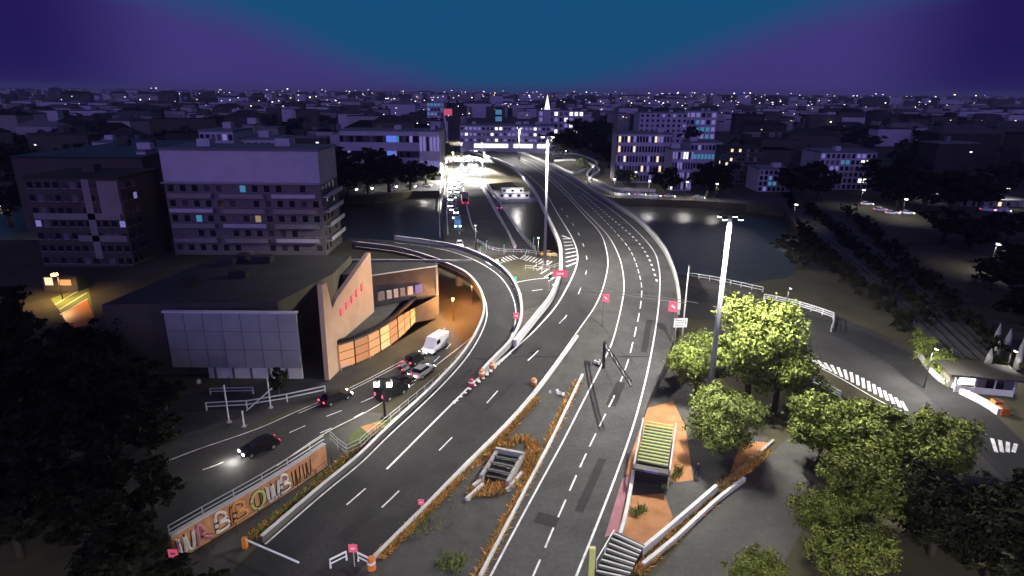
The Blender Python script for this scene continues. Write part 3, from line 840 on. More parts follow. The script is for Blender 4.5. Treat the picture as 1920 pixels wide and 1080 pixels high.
# steps
st = thing('steps', 'flight of dark steps with white edges going down beside the carriageway', 'steps', (0, 0, 0))
A = [G(1150, 1016), G(1118, 1072)]; B = [G(1205, 1042), G(1178, 1085)]
for k in range(8):
    a = A[0].lerp(A[1], k / 7); b_ = B[0].lerp(B[1], k / 7); d = (b_ - a); ang = math.atan2(d.y, d.x)
    c = (a + b_) / 2; z = .95 - k * .12
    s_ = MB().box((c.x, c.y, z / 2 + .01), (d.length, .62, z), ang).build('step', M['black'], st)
    off = Vector((d.y, -d.x, 0)).normalized()
    MB().box((c.x + off.x * .0, c.y + off.y * .0, z + .035), (d.length, .13, .04), ang).build('nosing', M['concrete_pale'], s_)
tag(MB().box((G(1108, 1080).x, G(1108, 1080).y, 1.5), (.5, .35, 3.0)).build('marker_post', M['leafpost'] if 'leafpost' in M else M['graf_yellow']), 'yellowish green post at the bottom edge beside the steps', 'post')
railing('stair_rail', [(1150, 1010), (1118, 1066)], 'steel handrail on the carriageway side of the steps', .5, 1.0, 2, (.95,))
# dark pit on the island
p = GS(942, 882)
t = thing('vent_pit', 'dark open vent pit with concrete beams on the island', 'pit', (p.x, p.y, p.z), R(-18))
MB().box((0, 0, .25), (2.6, 4.4, .5)).build('pit_dark', M['black'], t)  # solid black box, its colour stands for the shade inside the pit
for sx in (-1, 1):
    MB().box((1.5 * sx, 0, .4), (.35, 5.4, .8)).build('beam', M['concrete'], t)
MB().box((0, 2.6, .5), (3.4, .4, 1.0)).build('back_wall', M['concrete'], t)
for k in (-1, 0, 1):
    MB().box((0, k * 1.3, .7), (3.0, .18, .2)).build('cross_bar', M['concrete_dark'], t)
for k, (px, py, ln, rz, lb) in enumerate([(905, 900, 3.4, 55, 'pale concrete beam lying left of the vent pit'), (890, 925, 3.0, 58, 'weathered concrete beam lying among the dry weeds'), (965, 905, 3.6, 62, 'concrete beam lying right of the vent pit')]):
    p = GS(px, py)
    t = thing('concrete_beam', lb, 'beam', (p.x, p.y, p.z), R(rz)); MB().box((0, 0, .2), (ln, .3, .34)).build('bar', M['concrete_pale'], t)
    MB().box((-ln * .4, 0, .015), (.3, .6, .03)).build('footing', M['concrete'], t)
for k, (px, py, lb) in enumerate([(1048, 737, 'worn white stones lying on the island paving'), (1115, 680, 'pale rubble heap on the island under the cantilever')]):
    p = GS(px, py)
    mb = MB(); rr = random.Random(k)
    for q in range(7):
        mb.box((rr.gauss(0, .6), rr.gauss(0, .3), .14), (rr.uniform(.25, .6), rr.uniform(.2, .5), rr.uniform(.2, .36)), rr.uniform(0, 3), None, .7)
    o = mb.build('stone', M['concrete_pale'] if k < 2 else M['concrete']); o.location = (p.x, p.y, p.z); tag(o, lb, 'stones')
# sign cantilever
a, b_ = G(1134, 645, 6.0), G(1183, 720, 6.0)
t = thing('sign_cantilever', 'dark cantilever arm of a sign gantry reaching over the three lanes', 'sign gantry', (a.x, a.y, 0))
MB().tube([(0, 0, deck(a.y) - .1), (0, 0, 6.3)], .24, 10).build('pole', M['darksteel'], t)
d = b_ - a; ang = math.atan2(d.y, d.x)
for dz in (0, .7):
    MB().tube([(0, 0, 5.7 + dz), (d.x, d.y, 5.7 + dz)], .11, 6).build('arm', M['darksteel'], t)
mb = MB(); n = 9
for k in range(n):
    f0, f1 = k / n, (k + 1) / n
    mb.tube([(d.x * f0, d.y * f0, 5.7 if k % 2 else 6.4), (d.x * f1, d.y * f1, 6.4 if k % 2 else 5.7)], .05, 4)
mb.build('lattice', M['steel'], t)
# overhead gantry across the three lanes
a, b_ = GS(1098, 545), GS(1290, 580)
za = 6.6
a = GS(1130, 612); b_ = GS(1258, 640)
t = thing('signal_gantry', 'slim overhead gantry with red lane signals across the three lanes', 'sign gantry', (a.x, a.y, 0))
d = b_ - a
top = deck(a.y) + 5.6
ang = math.atan2(d.y, d.x)
for q in (Vector((0, 0, 0)), d):
    MB().tube([(q.x, q.y, deck(a.y + q.y) - .2), (q.x, q.y, top + .3)], .14, 8).build('post', M['concrete_dark'], t)
MB().tube([(-d.x * .22, -d.y * .22, top), (d.x * 1.15, d.y * 1.15, top)], .07, 6).build('beam', M['concrete_dark'], t)
MB().tube([(-d.x * .22, -d.y * .22, top + .5), (d.x * 1.15, d.y * 1.15, top + .4)], .05, 6).build('beam', M['concrete_dark'], t)
for f, s in ((.02, 1.0), (.98, 1.3)):
    o = MB().box((d.x * f, d.y * f - .25, top - .7), (s, .14, s * 1.25), ang).build('signal_box', M['redsign'], t)
    MB().box((d.x * f, d.y * f - .335, top - .7), (s * .5, .03, s * .16), ang, None, 1, Matrix.Rotation(R(40), 3, 'Y')).build('cross_mark', M['signwhite'], o)
# white road sign by the thin pole
p = GS(1274, 620); p.z = 0
t = thing('road_sign', 'white rectangular road sign with dark lines beside the parapet', 'road sign', tuple(p), R(4))
zt = 40 - p.y * math.tan(R(PITCH) + math.atan((602 - 540) / F)) 
for sx in (-.6, .6):
    MB().tube([(sx, 0, 0), (sx, 0, zt + .9)], .07, 6).build('post', M['steel'], t)
pn = MB().box((0, -.12, zt), (2.1, .1, 1.5)).build('panel', M['signwhite'], t)
for k in range(3):
    MB().box((-.15, -.18, zt + .4 - k * .38), (1.35, .02, .09)).build('line', M['black'], pn)
MB().box((.8, -.18, zt + .15), (.1, .02, .8)).build('line', M['black'], pn)
def marker(name, label, p, cat, w, h, m, post=.6, z=0):
    t = thing(name, label, cat, (p.x, p.y, p.z))
    MB().tube([(0, 0, 0), (0, 0, post + h)], .05, 6).build('post', M['steel'], t)
    q = MB().box((0, -.07, post + h / 2), (w, .08, h)).build('panel', M[m], t)
    MB().box((0, -.118, post + h / 2), (w * .5, .012, h * .25)).build('stripe', M['signwhite'], q)
    return t
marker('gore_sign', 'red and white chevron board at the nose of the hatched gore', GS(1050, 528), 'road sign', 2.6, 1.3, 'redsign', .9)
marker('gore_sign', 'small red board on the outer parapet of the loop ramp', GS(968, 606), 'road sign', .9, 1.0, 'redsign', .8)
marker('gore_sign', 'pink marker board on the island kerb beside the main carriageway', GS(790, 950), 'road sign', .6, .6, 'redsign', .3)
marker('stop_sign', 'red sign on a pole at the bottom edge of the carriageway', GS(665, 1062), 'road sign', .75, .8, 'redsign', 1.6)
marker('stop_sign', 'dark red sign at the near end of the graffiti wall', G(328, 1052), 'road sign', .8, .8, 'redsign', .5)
marker('green_signal', 'bright green signal box beside the loop ramp by the crossing', G(964, 560), 'signal', 1.0, 1.4, 'w_green' if 'w_green' in M else 'w_cyan', 3.2)
for k, (px, py, m, lb) in enumerate([(922, 690, 'orange_plastic', 'orange drum on the gore nearest the loop ramp'), (903, 706, 'orange_plastic', 'orange drum in the middle of the gore'), (884, 724, 'red', 'pink drum on the gore farthest from the loop ramp'), (1001, 722, 'orange_plastic', 'orange drum beside the island kerb')]):
    p = GS(px, py)
    t = thing('traffic_drum', lb, 'traffic drum', tuple(p)); MB().tube([(0, 0, 0), (0, 0, .5), (0, 0, 1.0)], [.42, .4, .3], 12).build('body', M[m], t, True)
    MB().tube([(0, 0, .55), (0, 0, .75)], .41, 12).build('band', M['signwhite'], t)
# white construction barriers near the bottom
for k, (px, py, px2, py2, lb) in enumerate([(620, 1065, 650, 1050, 'white tubular barrier left of the red pole sign'), (672, 1052, 700, 1066, 'white tubular barrier right of the red pole sign')]):
    p, q = GS(px, py), GS(px2, py2)
    t = thing('road_barrier', lb, 'barrier', tuple(p)); d = q - p
    MB().tube([(0, 0, 0), (0, 0, .9), (d.x, d.y, .9), (d.x, d.y, 0)], .1, 6).build('frame', M['signwhite'], t)
    MB().tube([(0, 0, .45), (d.x, d.y, .45)], .07, 6).build('bar', M['signwhite'], t)
p = GS(697, 1066); t = thing('traffic_drum', 'orange drum at the bottom edge by the white barrier', 'traffic drum', tuple(p)); MB().tube([(0, 0, 0), (0, 0, .6), (0, 0, 1.2)], [.4, .36, .26], 12).build('body', M['orange_plastic'], t); MB().tube([(0, 0, .6), (0, 0, .8)], .38, 12).build('band', M['signwhite'], t)
# twin-head street lamp on the grassy corner
p = G(722, 784)
t = thing('street_lamp', 'black lamp post with two bright white heads on the grassy corner', 'street lamp', tuple(p))
MB().tube([(0, 0, 0), (0, 0, 5.6)], [.16, .11], 8).build('pole', M['black'], t)
MB().box((0, 0, 5.6), (2.0, .1, .12)).build('bracket', M['black'], t)
MB().box((0, 0, .15), (.9, .9, .3)).build('base', M['black'], t)
for sx in (-.8, .8):
    hd = MB().box((sx, 0, 5.35), (.62, .5, .3), taper=.8).build('lamp_head', M['black'], t)
    MB().box((sx, 0, 4.85), (.62, .5, .7), 0, None, 1).build('lens', M['lampdot'], hd)
    point(t, (sx * 1.9, -.3, 5.0), 1700, (1, .96, .9), .25)
def traffic_light(label, p, rz=0, h=3.4):
    t = thing('traffic_light', label, 'traffic light', tuple(p), rz, 'traffic lights of the junction')
    MB().tube([(0, 0, 0), (0, 0, h)], .08, 6).build('pole', M['steel'], t)
    hb = MB().box((0, -.12, h - .4), (.42, .3, 1.05)).build('signal_box', M['black'], t)
    MB().box((0, -.29, h - .7), (.28, .03, .28)).build('signal_lens', M['w_green'], hb); MB().box((0, -.28, h - .1), (.28, .02, .28)).build('signal_lens', M['darksteel'], hb)
for k, (px, py) in enumerate([(912, 470), (945, 478), (985, 490), (1022, 500), (900, 482), (1000, 466), (938, 512), (1030, 545)]):
    traffic_light('traffic light on a pale pole at the junction between ramp and bridge', G(px, py), rnd.uniform(-1, 1))
ladder([(905, 492), (960, 478)], [(915, 500), (972, 485)], 10, .5)
ladder([(985, 478), (1035, 490)], [(975, 486), (1024, 498)], 9, .5)
ladder([(905, 462), (985, 462)], [(903, 467), (990, 468)], 12, .45)
edge_line(street, [(925, 545), (975, 528), (1040, 520), (1100, 518)], .3, .012, .03)
lane_dashes(street, [(935, 570), (1000, 545), (1100, 540), (1200, 550), (1290, 565), (1420, 592)], 2.5, 3, .25, .012, .03)
for A_, lb in (([(895, 455), (930, 472), (990, 476), (1045, 484)], 'pale kerb railing around the junction corner near the bridge'), ([(985, 505), (1020, 508), (1050, 500)], 'pale kerb railing beside the junction under the motorway')):
    railing('kerb_railing', A_, lb, .05, 1.0, 2.0, (.5, 1.0), r=.07)
street_lamp('white street lamp lighting the junction between ramp and bridge', tuple(G(1008, 506)), 8, 'lampdot', 9000, None, .4)
street_lamp('white street lamp at the bridge end of the junction', tuple(G(892, 470)), 7, 'lampdot', 5000, None, .4)
# ------------------------------------------------------------------ cinema
cin = thing('cinema', 'low dark cinema with a grey facade, tall pale fin and glowing curved front', 'building')
def wpoly(pts): return [(p.x, p.y) for p in pts]
Yf = 81.0
x0, x1 = -57.5, -29.6
MB().prism([(x0, Yf), (x1 - 4, Yf + 2), (x1, Yf + 16), (x1, 109), (x0 + 4, 109)], 0, 11, M['darkwall'], M['roof']).build('hall', None, cin)
mb = MB(); wallstrip(mb, [Vector((x0 + 3, 109.3, 0)), Vector((-42, 109.3, 0)), Vector((x1 + 22, 109.3, 0))], .35, .4, 10.9 - 1.0); mb.build('roof_edge', M['concrete'], cin)
MB().prism([(x1 + .5, 108.9), (x1 + .5, 101), (x1 + 5, 100), (-13.9, 106.5), (-13.7, 108.9)], 0, 9.8, M['concrete_dark'], M['roof']).build('rear_hall', None, cin)
fa = AT(330, 718, Yf - .4); fb = AT(568, 712, Yf - .4)
MB().box(((fa.x + fb.x) / 2, Yf - .25, 5.9), (fb.x - fa.x, .4, 8.4)).build('facade_panel', M['facade'], cin)
MB().box(((fa.x + fb.x) / 2 + 2.5, Yf - .22, .85), (fb.x - fa.x - 5, .34, 1.7)).build('plinth_glazing', M['concrete_pale'], cin)
for k in range(5):
    MB().box((fa.x + 6 + k * 2.6, Yf - .42, .85), (.3, .12, 1.65)).build('pilaster', M['concrete_dark'], cin)
for k in range(1, 7):
    xs = fa.x + (fb.x - fa.x) * k / 7
    MB().box((xs, Yf - .46, 5.9), (.07, .04, 8.3)).build('panel_joint', M['concrete_dark'], cin)
for k in range(1, 3):
    MB().box(((fa.x + fb.x) / 2, Yf - .46, 1.7 + 8.4 * k / 3), (fb.x - fa.x - .1, .035, .06)).build('panel_joint', M['concrete_dark'], cin)
MB().box(((fa.x + fb.x) / 2, Yf - .3, 10.2), (fb.x - fa.x + .4, .7, .22)).build('panel_cap', M['concrete_pale'], cin)
rr0 = random.Random(8)
for k in range(5):
    MB().box((rr0.uniform(x0 + 6, x1 - 6), rr0.uniform(86, 106), 11.0 + .55), (rr0.uniform(1.5, 4), rr0.uniform(1.2, 2.5), 1.1)).build('roof_unit', M[rr0.choice(['roof', 'darkroof'])], cin)
# fin
f0, f1 = G(613, 713), Vector((-23.6, 97.5, 0))
d = f1 - f0
mb = MB()
nrm = Vector((-d.y, d.x, 0)).normalized() * .7
prof = [(0, 0), (1, 0), (1, 14.6), (.96, 14.6), (.25, 11.0), (.16, 10.0), (.1, 14.2), (0.02, 14.4)]
for s in (-1, 1):
    pts = [f0 + d * u + nrm * s * .5 + Vector((0, 0, z)) for u, z in prof]
    mb.face(pts if s > 0 else pts[::-1])
for i in range(len(prof)):
    (u, z), (u2, z2) = prof[i], prof[(i + 1) % len(prof)]
    a, b_ = f0 + d * u + Vector((0, 0, z)), f0 + d * u2 + Vector((0, 0, z2))
    mb.face([a - nrm * .5, b_ - nrm * .5, b_ + nrm * .5, a + nrm * .5])
mb.build('fin', M['fin_lamp_tint'], cin)
for k in range(5):
    u = .32 + k * .11
    c_ = f0 + d * u - nrm * .62; 
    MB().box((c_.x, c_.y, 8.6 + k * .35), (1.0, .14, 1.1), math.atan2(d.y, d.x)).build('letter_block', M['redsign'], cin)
# curved glowing front
cur = cr([G(*p) for p in [(636, 694), (665, 684), (700, 668), (740, 642), (775, 608), (795, 578), (800, 552)]], n=15)
back = [(-13.8, 105.8), (x1 + 5.2, 99.6), (x1 + 4, 86)]
MB().prism(wpoly(cur) + back, 0, 4.3, M['concrete_dark'], M['asphalt_pale']).build('terrace', None, cin)
for i in range(14):
    a, b_ = cur[i], cur[i + 1]; dd = b_ - a; c_ = (a + b_) / 2; nn = Vector((dd.y, -dd.x, 0)).normalized()
    pn = MB().box((c_.x + nn.x * .12, c_.y + nn.y * .12, 2.1), (dd.length * .94, .12, 3.6), math.atan2(dd.y, dd.x)).build('front_pane', M[('w_amber', 'w_amber2', 'w_amber', 'w_amber3', 'w_amber2', 'w_amber', 'w_amber', 'w_amber3')[i % 8]], cin)
    for q in range(2):
        MB().box((c_.x + nn.x * .2, c_.y + nn.y * .2, 1.5 + q * 1.3), (dd.length * .94, .06, .07), math.atan2(dd.y, dd.x)).build('glazing_bar', M['graf_dark'], pn)
    MB().box((a.x + nn.x * .16, a.y + nn.y * .16, 2.1), (.18, .2, 4.0), math.atan2(dd.y, dd.x)).build('mullion', M['graf_dark'] if i % 2 else M['orange_wall'], pn)
mb = MB(); wallstrip(mb, [Vector((p.x, p.y, 0)) for p in cur], .5, .5, 4.302); mb.build('terrace_parapet', M['black'], cin)
q0 = Vector((x1 + 6, 99.7, 0)); q1 = Vector((-15, 105.9, 0)); dd = q1 - q0; ang = math.atan2(dd.y, dd.x)
for k, (f, w, m) in enumerate([(.12, 1.2, 'concrete'), (.26, .9, 'concrete_pale'), (.38, .8, 'concrete_pale'), (.5, .9, 'concrete'), (.64, 1.0, 'concrete_pale'), (.8, 1.4, 'w_violet')]):
    c_ = q0 + dd * f
    MB().box((c_.x + .05, c_.y - .35, 6.2), (w, .2, 1.5), ang).build('terrace_panel', M[m], cin)
mb = MB(); mb.tube([(x1 + 5, 99.4, 9.95), (-13.6, 106.2, 9.95), (-13.6, 106.2, 4.4)], .13, 5); mb.build('roof_frame', M['concrete_pale'], cin)
railing('terrace_railing', [(640, 655 + 40), (700, 668)], 'short railing at the foot of the glowing curved front', .02, 1.0, 2, (.5, .98))
# ------------------------------------------------------------------ town buildings
def winmesh(w, h, m, frame=True):
    mb = MB()
    mb.box((0, -.02, 0), (w, .1, h), 0, M[m])
    if frame:
        mb.box((0, -.06, -h / 2 - .06), (w + .16, .18, .1), 0, M['concrete'])
    me_o = mb.build('window', None); me = me_o.data
    bpy.data.objects.remove(me_o)
    return me
_wm = {}
def window(par, w, h, m, loc, rz, frame=True):
    k = (round(w, 2), round(h, 2), m, frame)
    if k not in _wm: _wm[k] = winmesh(w, h, m, frame)
    o = link('window', _wm[k], par); o.location = loc; o.rotation_euler = (0, 0, rz)
    return o

def building(name, label, cx, cy, w, d, h, rz=0, wall='mid', roof='darkroof', cols=0, rows=0, ww=1.2, wh=1.5, lit=.1, lits=('w_warm',), dark='glass', side=0, group=None, cat='building', roofkit=True, seed=0, base=0, litmap=None, top=1.0):
    rnd = random.Random(seed + int(cx * 13 + cy * 7))
    t = thing(name, label, cat, (cx, cy, 0), rz, group)
    MB().box((0, d / 2, h / 2), (w, d, h)).build('wall', M[wall], t)
    rf = MB().box((0, d / 2, h + .25), (w + .5, d + .5, .5)).build('roof', M[roof], t)
    if roofkit:
        for k in range(max(1, int(w / 14))):
            MB().box((rnd.uniform(-.4, .4) * w, d * rnd.uniform(.3, .7), h + 1.4), (rnd.uniform(2, 4), rnd.uniform(2, 4), 1.8)).build('plant_room', M[wall], rf)
    def pick(i, j):
        if litmap and (i, j) in litmap: return litmap[(i, j)]
        return rnd.choice(lits) if rnd.random() < lit else (dark if dark != 'glass' or rnd.random() < .6 else rnd.choice(('blind', 'glass2')))
    if cols:
        for j in range(rows):
            z = base + (h * top - base) * (j + .5) / rows
            for i in range(cols):
                window(t, ww, wh, pick(i, j), (-w / 2 + w * (i + .5) / cols, 0, z), 0)
            if side:
                sgn = 1 if cx < 0 else -1
                n = max(1, int(d / (w / cols)))
                for i in range(min(n, side)):
                    window(t, ww, wh, pick(-1, j), (sgn * w / 2, d * (i + .5) / n, z), R(90) * sgn)
    return t

def bpx(name, label, pl, pr, ptop, Y, depth, ybase=None, rz=0, **k):
    a, b_ = AT(pl, ptop, Y), AT(pr, ptop, Y)
    return building(name, label, (a.x + b_.x) / 2, Y, b_.x - a.x, depth, max(2, (a.z + b_.z) / 2), rz, **k)

# the long apartment block left, balconies and purple upper storeys
def slab(par, name, x0, x1, z0, z1, y, t, m):
    return MB().box(((x0 + x1) / 2, y, (z0 + z1) / 2), (x1 - x0, t, z1 - z0)).build(name, M[m], par)
Yb = 150.0
a, b_ = AT(330, 480, Yb), AT(612, 480, Yb)
zt = AT(470, 283, Yb).z
ab = building('apartment_block', 'long pale apartment block with balconies overlooking the cinema roof', (a.x + b_.x) / 2, Yb, b_.x - a.x, 15, zt, 0, 'pale', 'zinc', cols=13, rows=5, ww=1.35, wh=1.6, lit=.02, lits=('w_cyan',), side=4, litmap={(6, 4): 'w_cyan', (7, 2): 'w_dim'}, top=.72)
wd = b_.x - a.x
for j in range(1, 5):
    z = zt * j / 7 - .1
    for s in range(3):
        xa = -wd / 2 + wd * (s + .08) / 3; xb = -wd / 2 + wd * (s + .92) / 3
        bal = slab(ab, 'balcony', xa, xb, z - .1, z + .1, -.7, 1.4, 'concrete')
        MB().box(((xa + xb) / 2, -1.42, z + .55), (xb - xa, .08, .9)).build('balustrade', M['mid' if (j + s) % 3 else 'pale'], bal)
    sb = MB().box((wd / 2 + .75, 7.5, z), (1.5, 13, .2)).build('balcony', M['concrete_pale'], ab)
    MB().box((wd / 2 + 1.52, 7.5, z + .55), (.08, 13, .9)).build('balustrade', M['concrete_pale'], sb)
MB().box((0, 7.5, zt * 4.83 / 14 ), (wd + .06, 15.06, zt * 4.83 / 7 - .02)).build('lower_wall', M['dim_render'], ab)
slab(ab, 'cornice', -wd / 2 - .4, wd / 2 + .4, zt * 5 / 7 - .5, zt * 5 / 7 - .15, -.5, 1.0, 'concrete')
bpx('apartment_block', 'pale stepped tower rising behind the long apartment block', 372, 436, 247, 182, 14, wall='pale', cols=6, rows=9, ww=1.2, wh=1.7, lit=.05, lits=('w_violet',), roof='zinc')
bpx('apartment_block', 'wide pale block with a row of top windows behind the long apartment block', 410, 522, 262, 186, 14, wall='pale', cols=9, rows=8, ww=1.3, wh=1.6, lit=.1, lits=('w_violet', 'w_white'), roof='zinc')
bpx('house', 'narrow pale stair tower beside the stepped tower', 455, 475, 236, 205, 8, wall='pale', cols=2, rows=8, lit=.2, lits=('w_white',), roof='zinc')
# block far left with crossing pale bands
t = bpx('apartment_block', 'dim block with pale crossing bands on its facade behind the dark trees', 45, 222, 335, 138, 16, wall='darkwall', cols=11, rows=7, ww=1.2, wh=1.4, lit=.02, lits=('w_violet',), side=3)
a, b_ = AT(45, 335, 138), AT(222, 335, 138); wd, hh = b_.x - a.x, a.z
for f0_, f1_, z0, z1 in ((.02, .95, .55, .62), (.6, .68, .1, 1), (.76, .98, .62, .98), (.45, .98, .3, .37)):
    slab(t, 'facade_band', -wd / 2 + wd * f0_, -wd / 2 + wd * f1_, hh * z0, hh * z1, -.12, .22, 'mid')
bpx('hall', 'broad low hall with a black roof above the banded block', 20, 265, 297, 175, 60, wall='darkwall', roof='black', cols=0)
bpx('house', 'pale roof house beside the broad black roofed hall', 172, 212, 268, 250, 18, wall='pale', cols=4, rows=4, lit=.1, lits=('w_violet',), roof='zinc')
bpx('house', 'pale slim house at the end of the broad black roofed hall', 255, 272, 285, 182, 10, wall='pale', cols=2, rows=5, lit=.1, lits=('w_violet',), roof='zinc')
# across the river
bpx('long_building', 'long pale building with a row of windows and blue lit middle across the river', 636, 785, 246, 300, 20, wall='pale', cols=24, rows=3, ww=1.8, wh=3, lit=.08, lits=('w_violet',), roof='zinc', litmap={(i, 2): 'w_blue' for i in (14, 15, 16)} | {(17, 2): 'w_cyan', (14, 1): 'w_blue', (15, 1): 'w_blue'})
bpx('office_block', 'tall pale office with vertical ribs at the end of the long building', 785, 824, 247, 290, 22, wall='pale', cols=6, rows=2, ww=1.0, wh=6.5, lit=.75, lits=('w_violet',), roof='zinc')
t = bpx('office_block', 'wide lit office spanning the end of the avenue with a bright ground floor', 862, 1040, 236, 430, 24, wall='pale', cols=22, rows=3, ww=1.8, wh=1.7, lit=.55, lits=('w_violet', 'w_white', 'w_violet'), roof='zinc', base=6)
a, b_ = AT(862, 236, 430), AT(1040, 236, 430); wd = b_.x - a.x
for f, w_ in ((.17, .14), (.33, .26), (.62, .2), (.82, .1)):
    window(t, wd * w_, 2.6, 'w_white', (-wd / 2 + wd * (f + .05), -.1, 4.2), 0, False)
t = bpx('office_block', 'violet lit tower block with a pale spire behind the wide office', 1010, 1095, 208, 620, 30, wall='pale', cols=9, rows=4, ww=3, wh=3.4, lit=.6, lits=('w_violet', 'w_white'), roof='zinc')
a = AT(1026, 205, 600)
t = thing('church_spire', 'thin white lit spire above the violet tower block', 'spire', (a.x, 600, 0))
MB().box((0, 0, a.z / 2), (7, 7, a.z)).build('tower', M['pale'], t); MB().tube([(0, 0, a.z), (0, 0, AT(1026, 178, 600).z)], [2.6, .15], 8).build('spire', M['w_white'], t)  # lit white of the spire is emission in its own material
bpx('office_block', 'slim teal topped tower beside the white crane boom', 800, 832, 192, 760, 30, wall='pale', cols=5, rows=5, ww=3, wh=3, lit=.5, lits=('w_violet', 'w_cyan'), roof='zinc', litmap={(i, 4): 'w_cyan' for i in range(5)})
bpx('office_block', 'small block with a teal sign storey behind the avenue', 928, 942, 204, 700, 20, wall='darkwall', cols=1, rows=3, ww=7, wh=5, lit=.9, lits=('w_cyan',))
# white crane with a red sign
p0 = AT(838, 246, 520); p1 = AT(826, 180, 520)
t = thing('tower_crane', 'white leaning crane boom with a glowing red sign by the avenue', 'crane', (p0.x, 520, 0))
MB().tube([(0, 0, 0), (0, 0, p0.z + 8)], 1.0, 6).build('tower', M['pale'], t)
MB().tube([(0, 0, p0.z), (p1.x - p0.x, 0, p1.z)], [1.1, .6], 6).build('boom', M['concrete_pale'], t)
MB().box((1.5, -2, AT(840, 210, 520).z), (6.5, .6, 5.2)).build('sign', M['redsign'], t)
mast('slim lit mast before the wide lit office', tuple(AT(973, 272, 400) * Vector((1, 1, 0)) if False else (AT(973, 272, 400).x, 400, 0)), AT(973, 222, 400).z, 30000, r=.35) if False else None
bpx('apartment_block', 'pale violet apartment block with thin vertical ribs on the far bank', 1160, 1262, 252, 285, 18, wall='pale', cols=18, rows=5, ww=.9, wh=2.6, lit=.12, lits=('w_violet', 'w_warm'), roof='zinc', side=3)
bpx('apartment_block', 'narrow block with bright white vertical lights by the promenade', 1262, 1302, 282, 262, 14, wall='pale', cols=8, rows=4, ww=.7, wh=2.8, lit=.55, lits=('w_white', 'w_violet'), roof='zinc')
bpx('apartment_block', 'violet block with a strip of cyan windows beside the dark trees', 1296, 1356, 268, 300, 16, wall='pale', cols=9, rows=4, ww=1.2, wh=2.2, lit=.05, lits=('w_violet',), roof='zinc', litmap={(i, 2): 'w_cyan' for i in range(9)})
bpx('office_block', 'bright violet office with a teal corner above the far bank roofs', 1285, 1345, 209, 560, 26, wall='pale', cols=6, rows=4, ww=3.2, wh=3.6, lit=.65, lits=('w_violet', 'w_violet', 'w_cyan'), roof='zinc')
bpx('apartment_block', 'broad pale block with plain walls above the ribbed apartment block', 1200, 1290, 212, 520, 24, wall='pale', cols=9, rows=6, ww=2, wh=2, lit=.06, lits=('w_violet',), roof='zinc')
bpx('apartment_block', 'tall dim block with a regular window grid behind the far trees', 1362, 1430, 278, 285, 16, wall='darkwall', cols=9, rows=8, ww=1.0, wh=1.3, lit=.12, lits=('mid', 'w_warm'), side=4)
bpx('apartment_block', 'violet block with one teal window next to the dim grid block', 1425, 1486, 318, 262, 14, wall='pale', cols=7, rows=4, ww=1.3, wh=1.6, lit=.05, lits=('w_violet',), roof='zinc', litmap={(2, 1): 'w_cyan', (3, 1): 'w_cyan', (2, 2): 'w_cyan'})
bpx('apartment_block', 'violet block with two white windows left of the great black trees', 1540, 1645, 287, 270, 18, wall='pale', cols=11, rows=6, ww=1.4, wh=1.7, lit=.08, lits=('w_violet',), roof='zinc', litmap={(4, 4): 'w_cyan', (5, 4): 'w_cyan', (8, 4): 'w_white', (9, 4): 'w_white', (8, 1): 'w_white', (9, 1): 'w_white'})
bpx('long_building', 'long dim block with a comb of pale pilasters beyond the black trees', 1410, 1545, 254, 400, 20, wall='darkwall', cols=22, rows=1, ww=1.6, wh=4.5, lit=.8, lits=('mid',), roof='zinc', base=14)
bpx('house', 'low pale hall at the right edge above the railway trees', 1790, 1920, 428, 230, 20, wall='mid', cols=8, rows=1, lit=.2, lits=('w_warm',), roof='zinc')
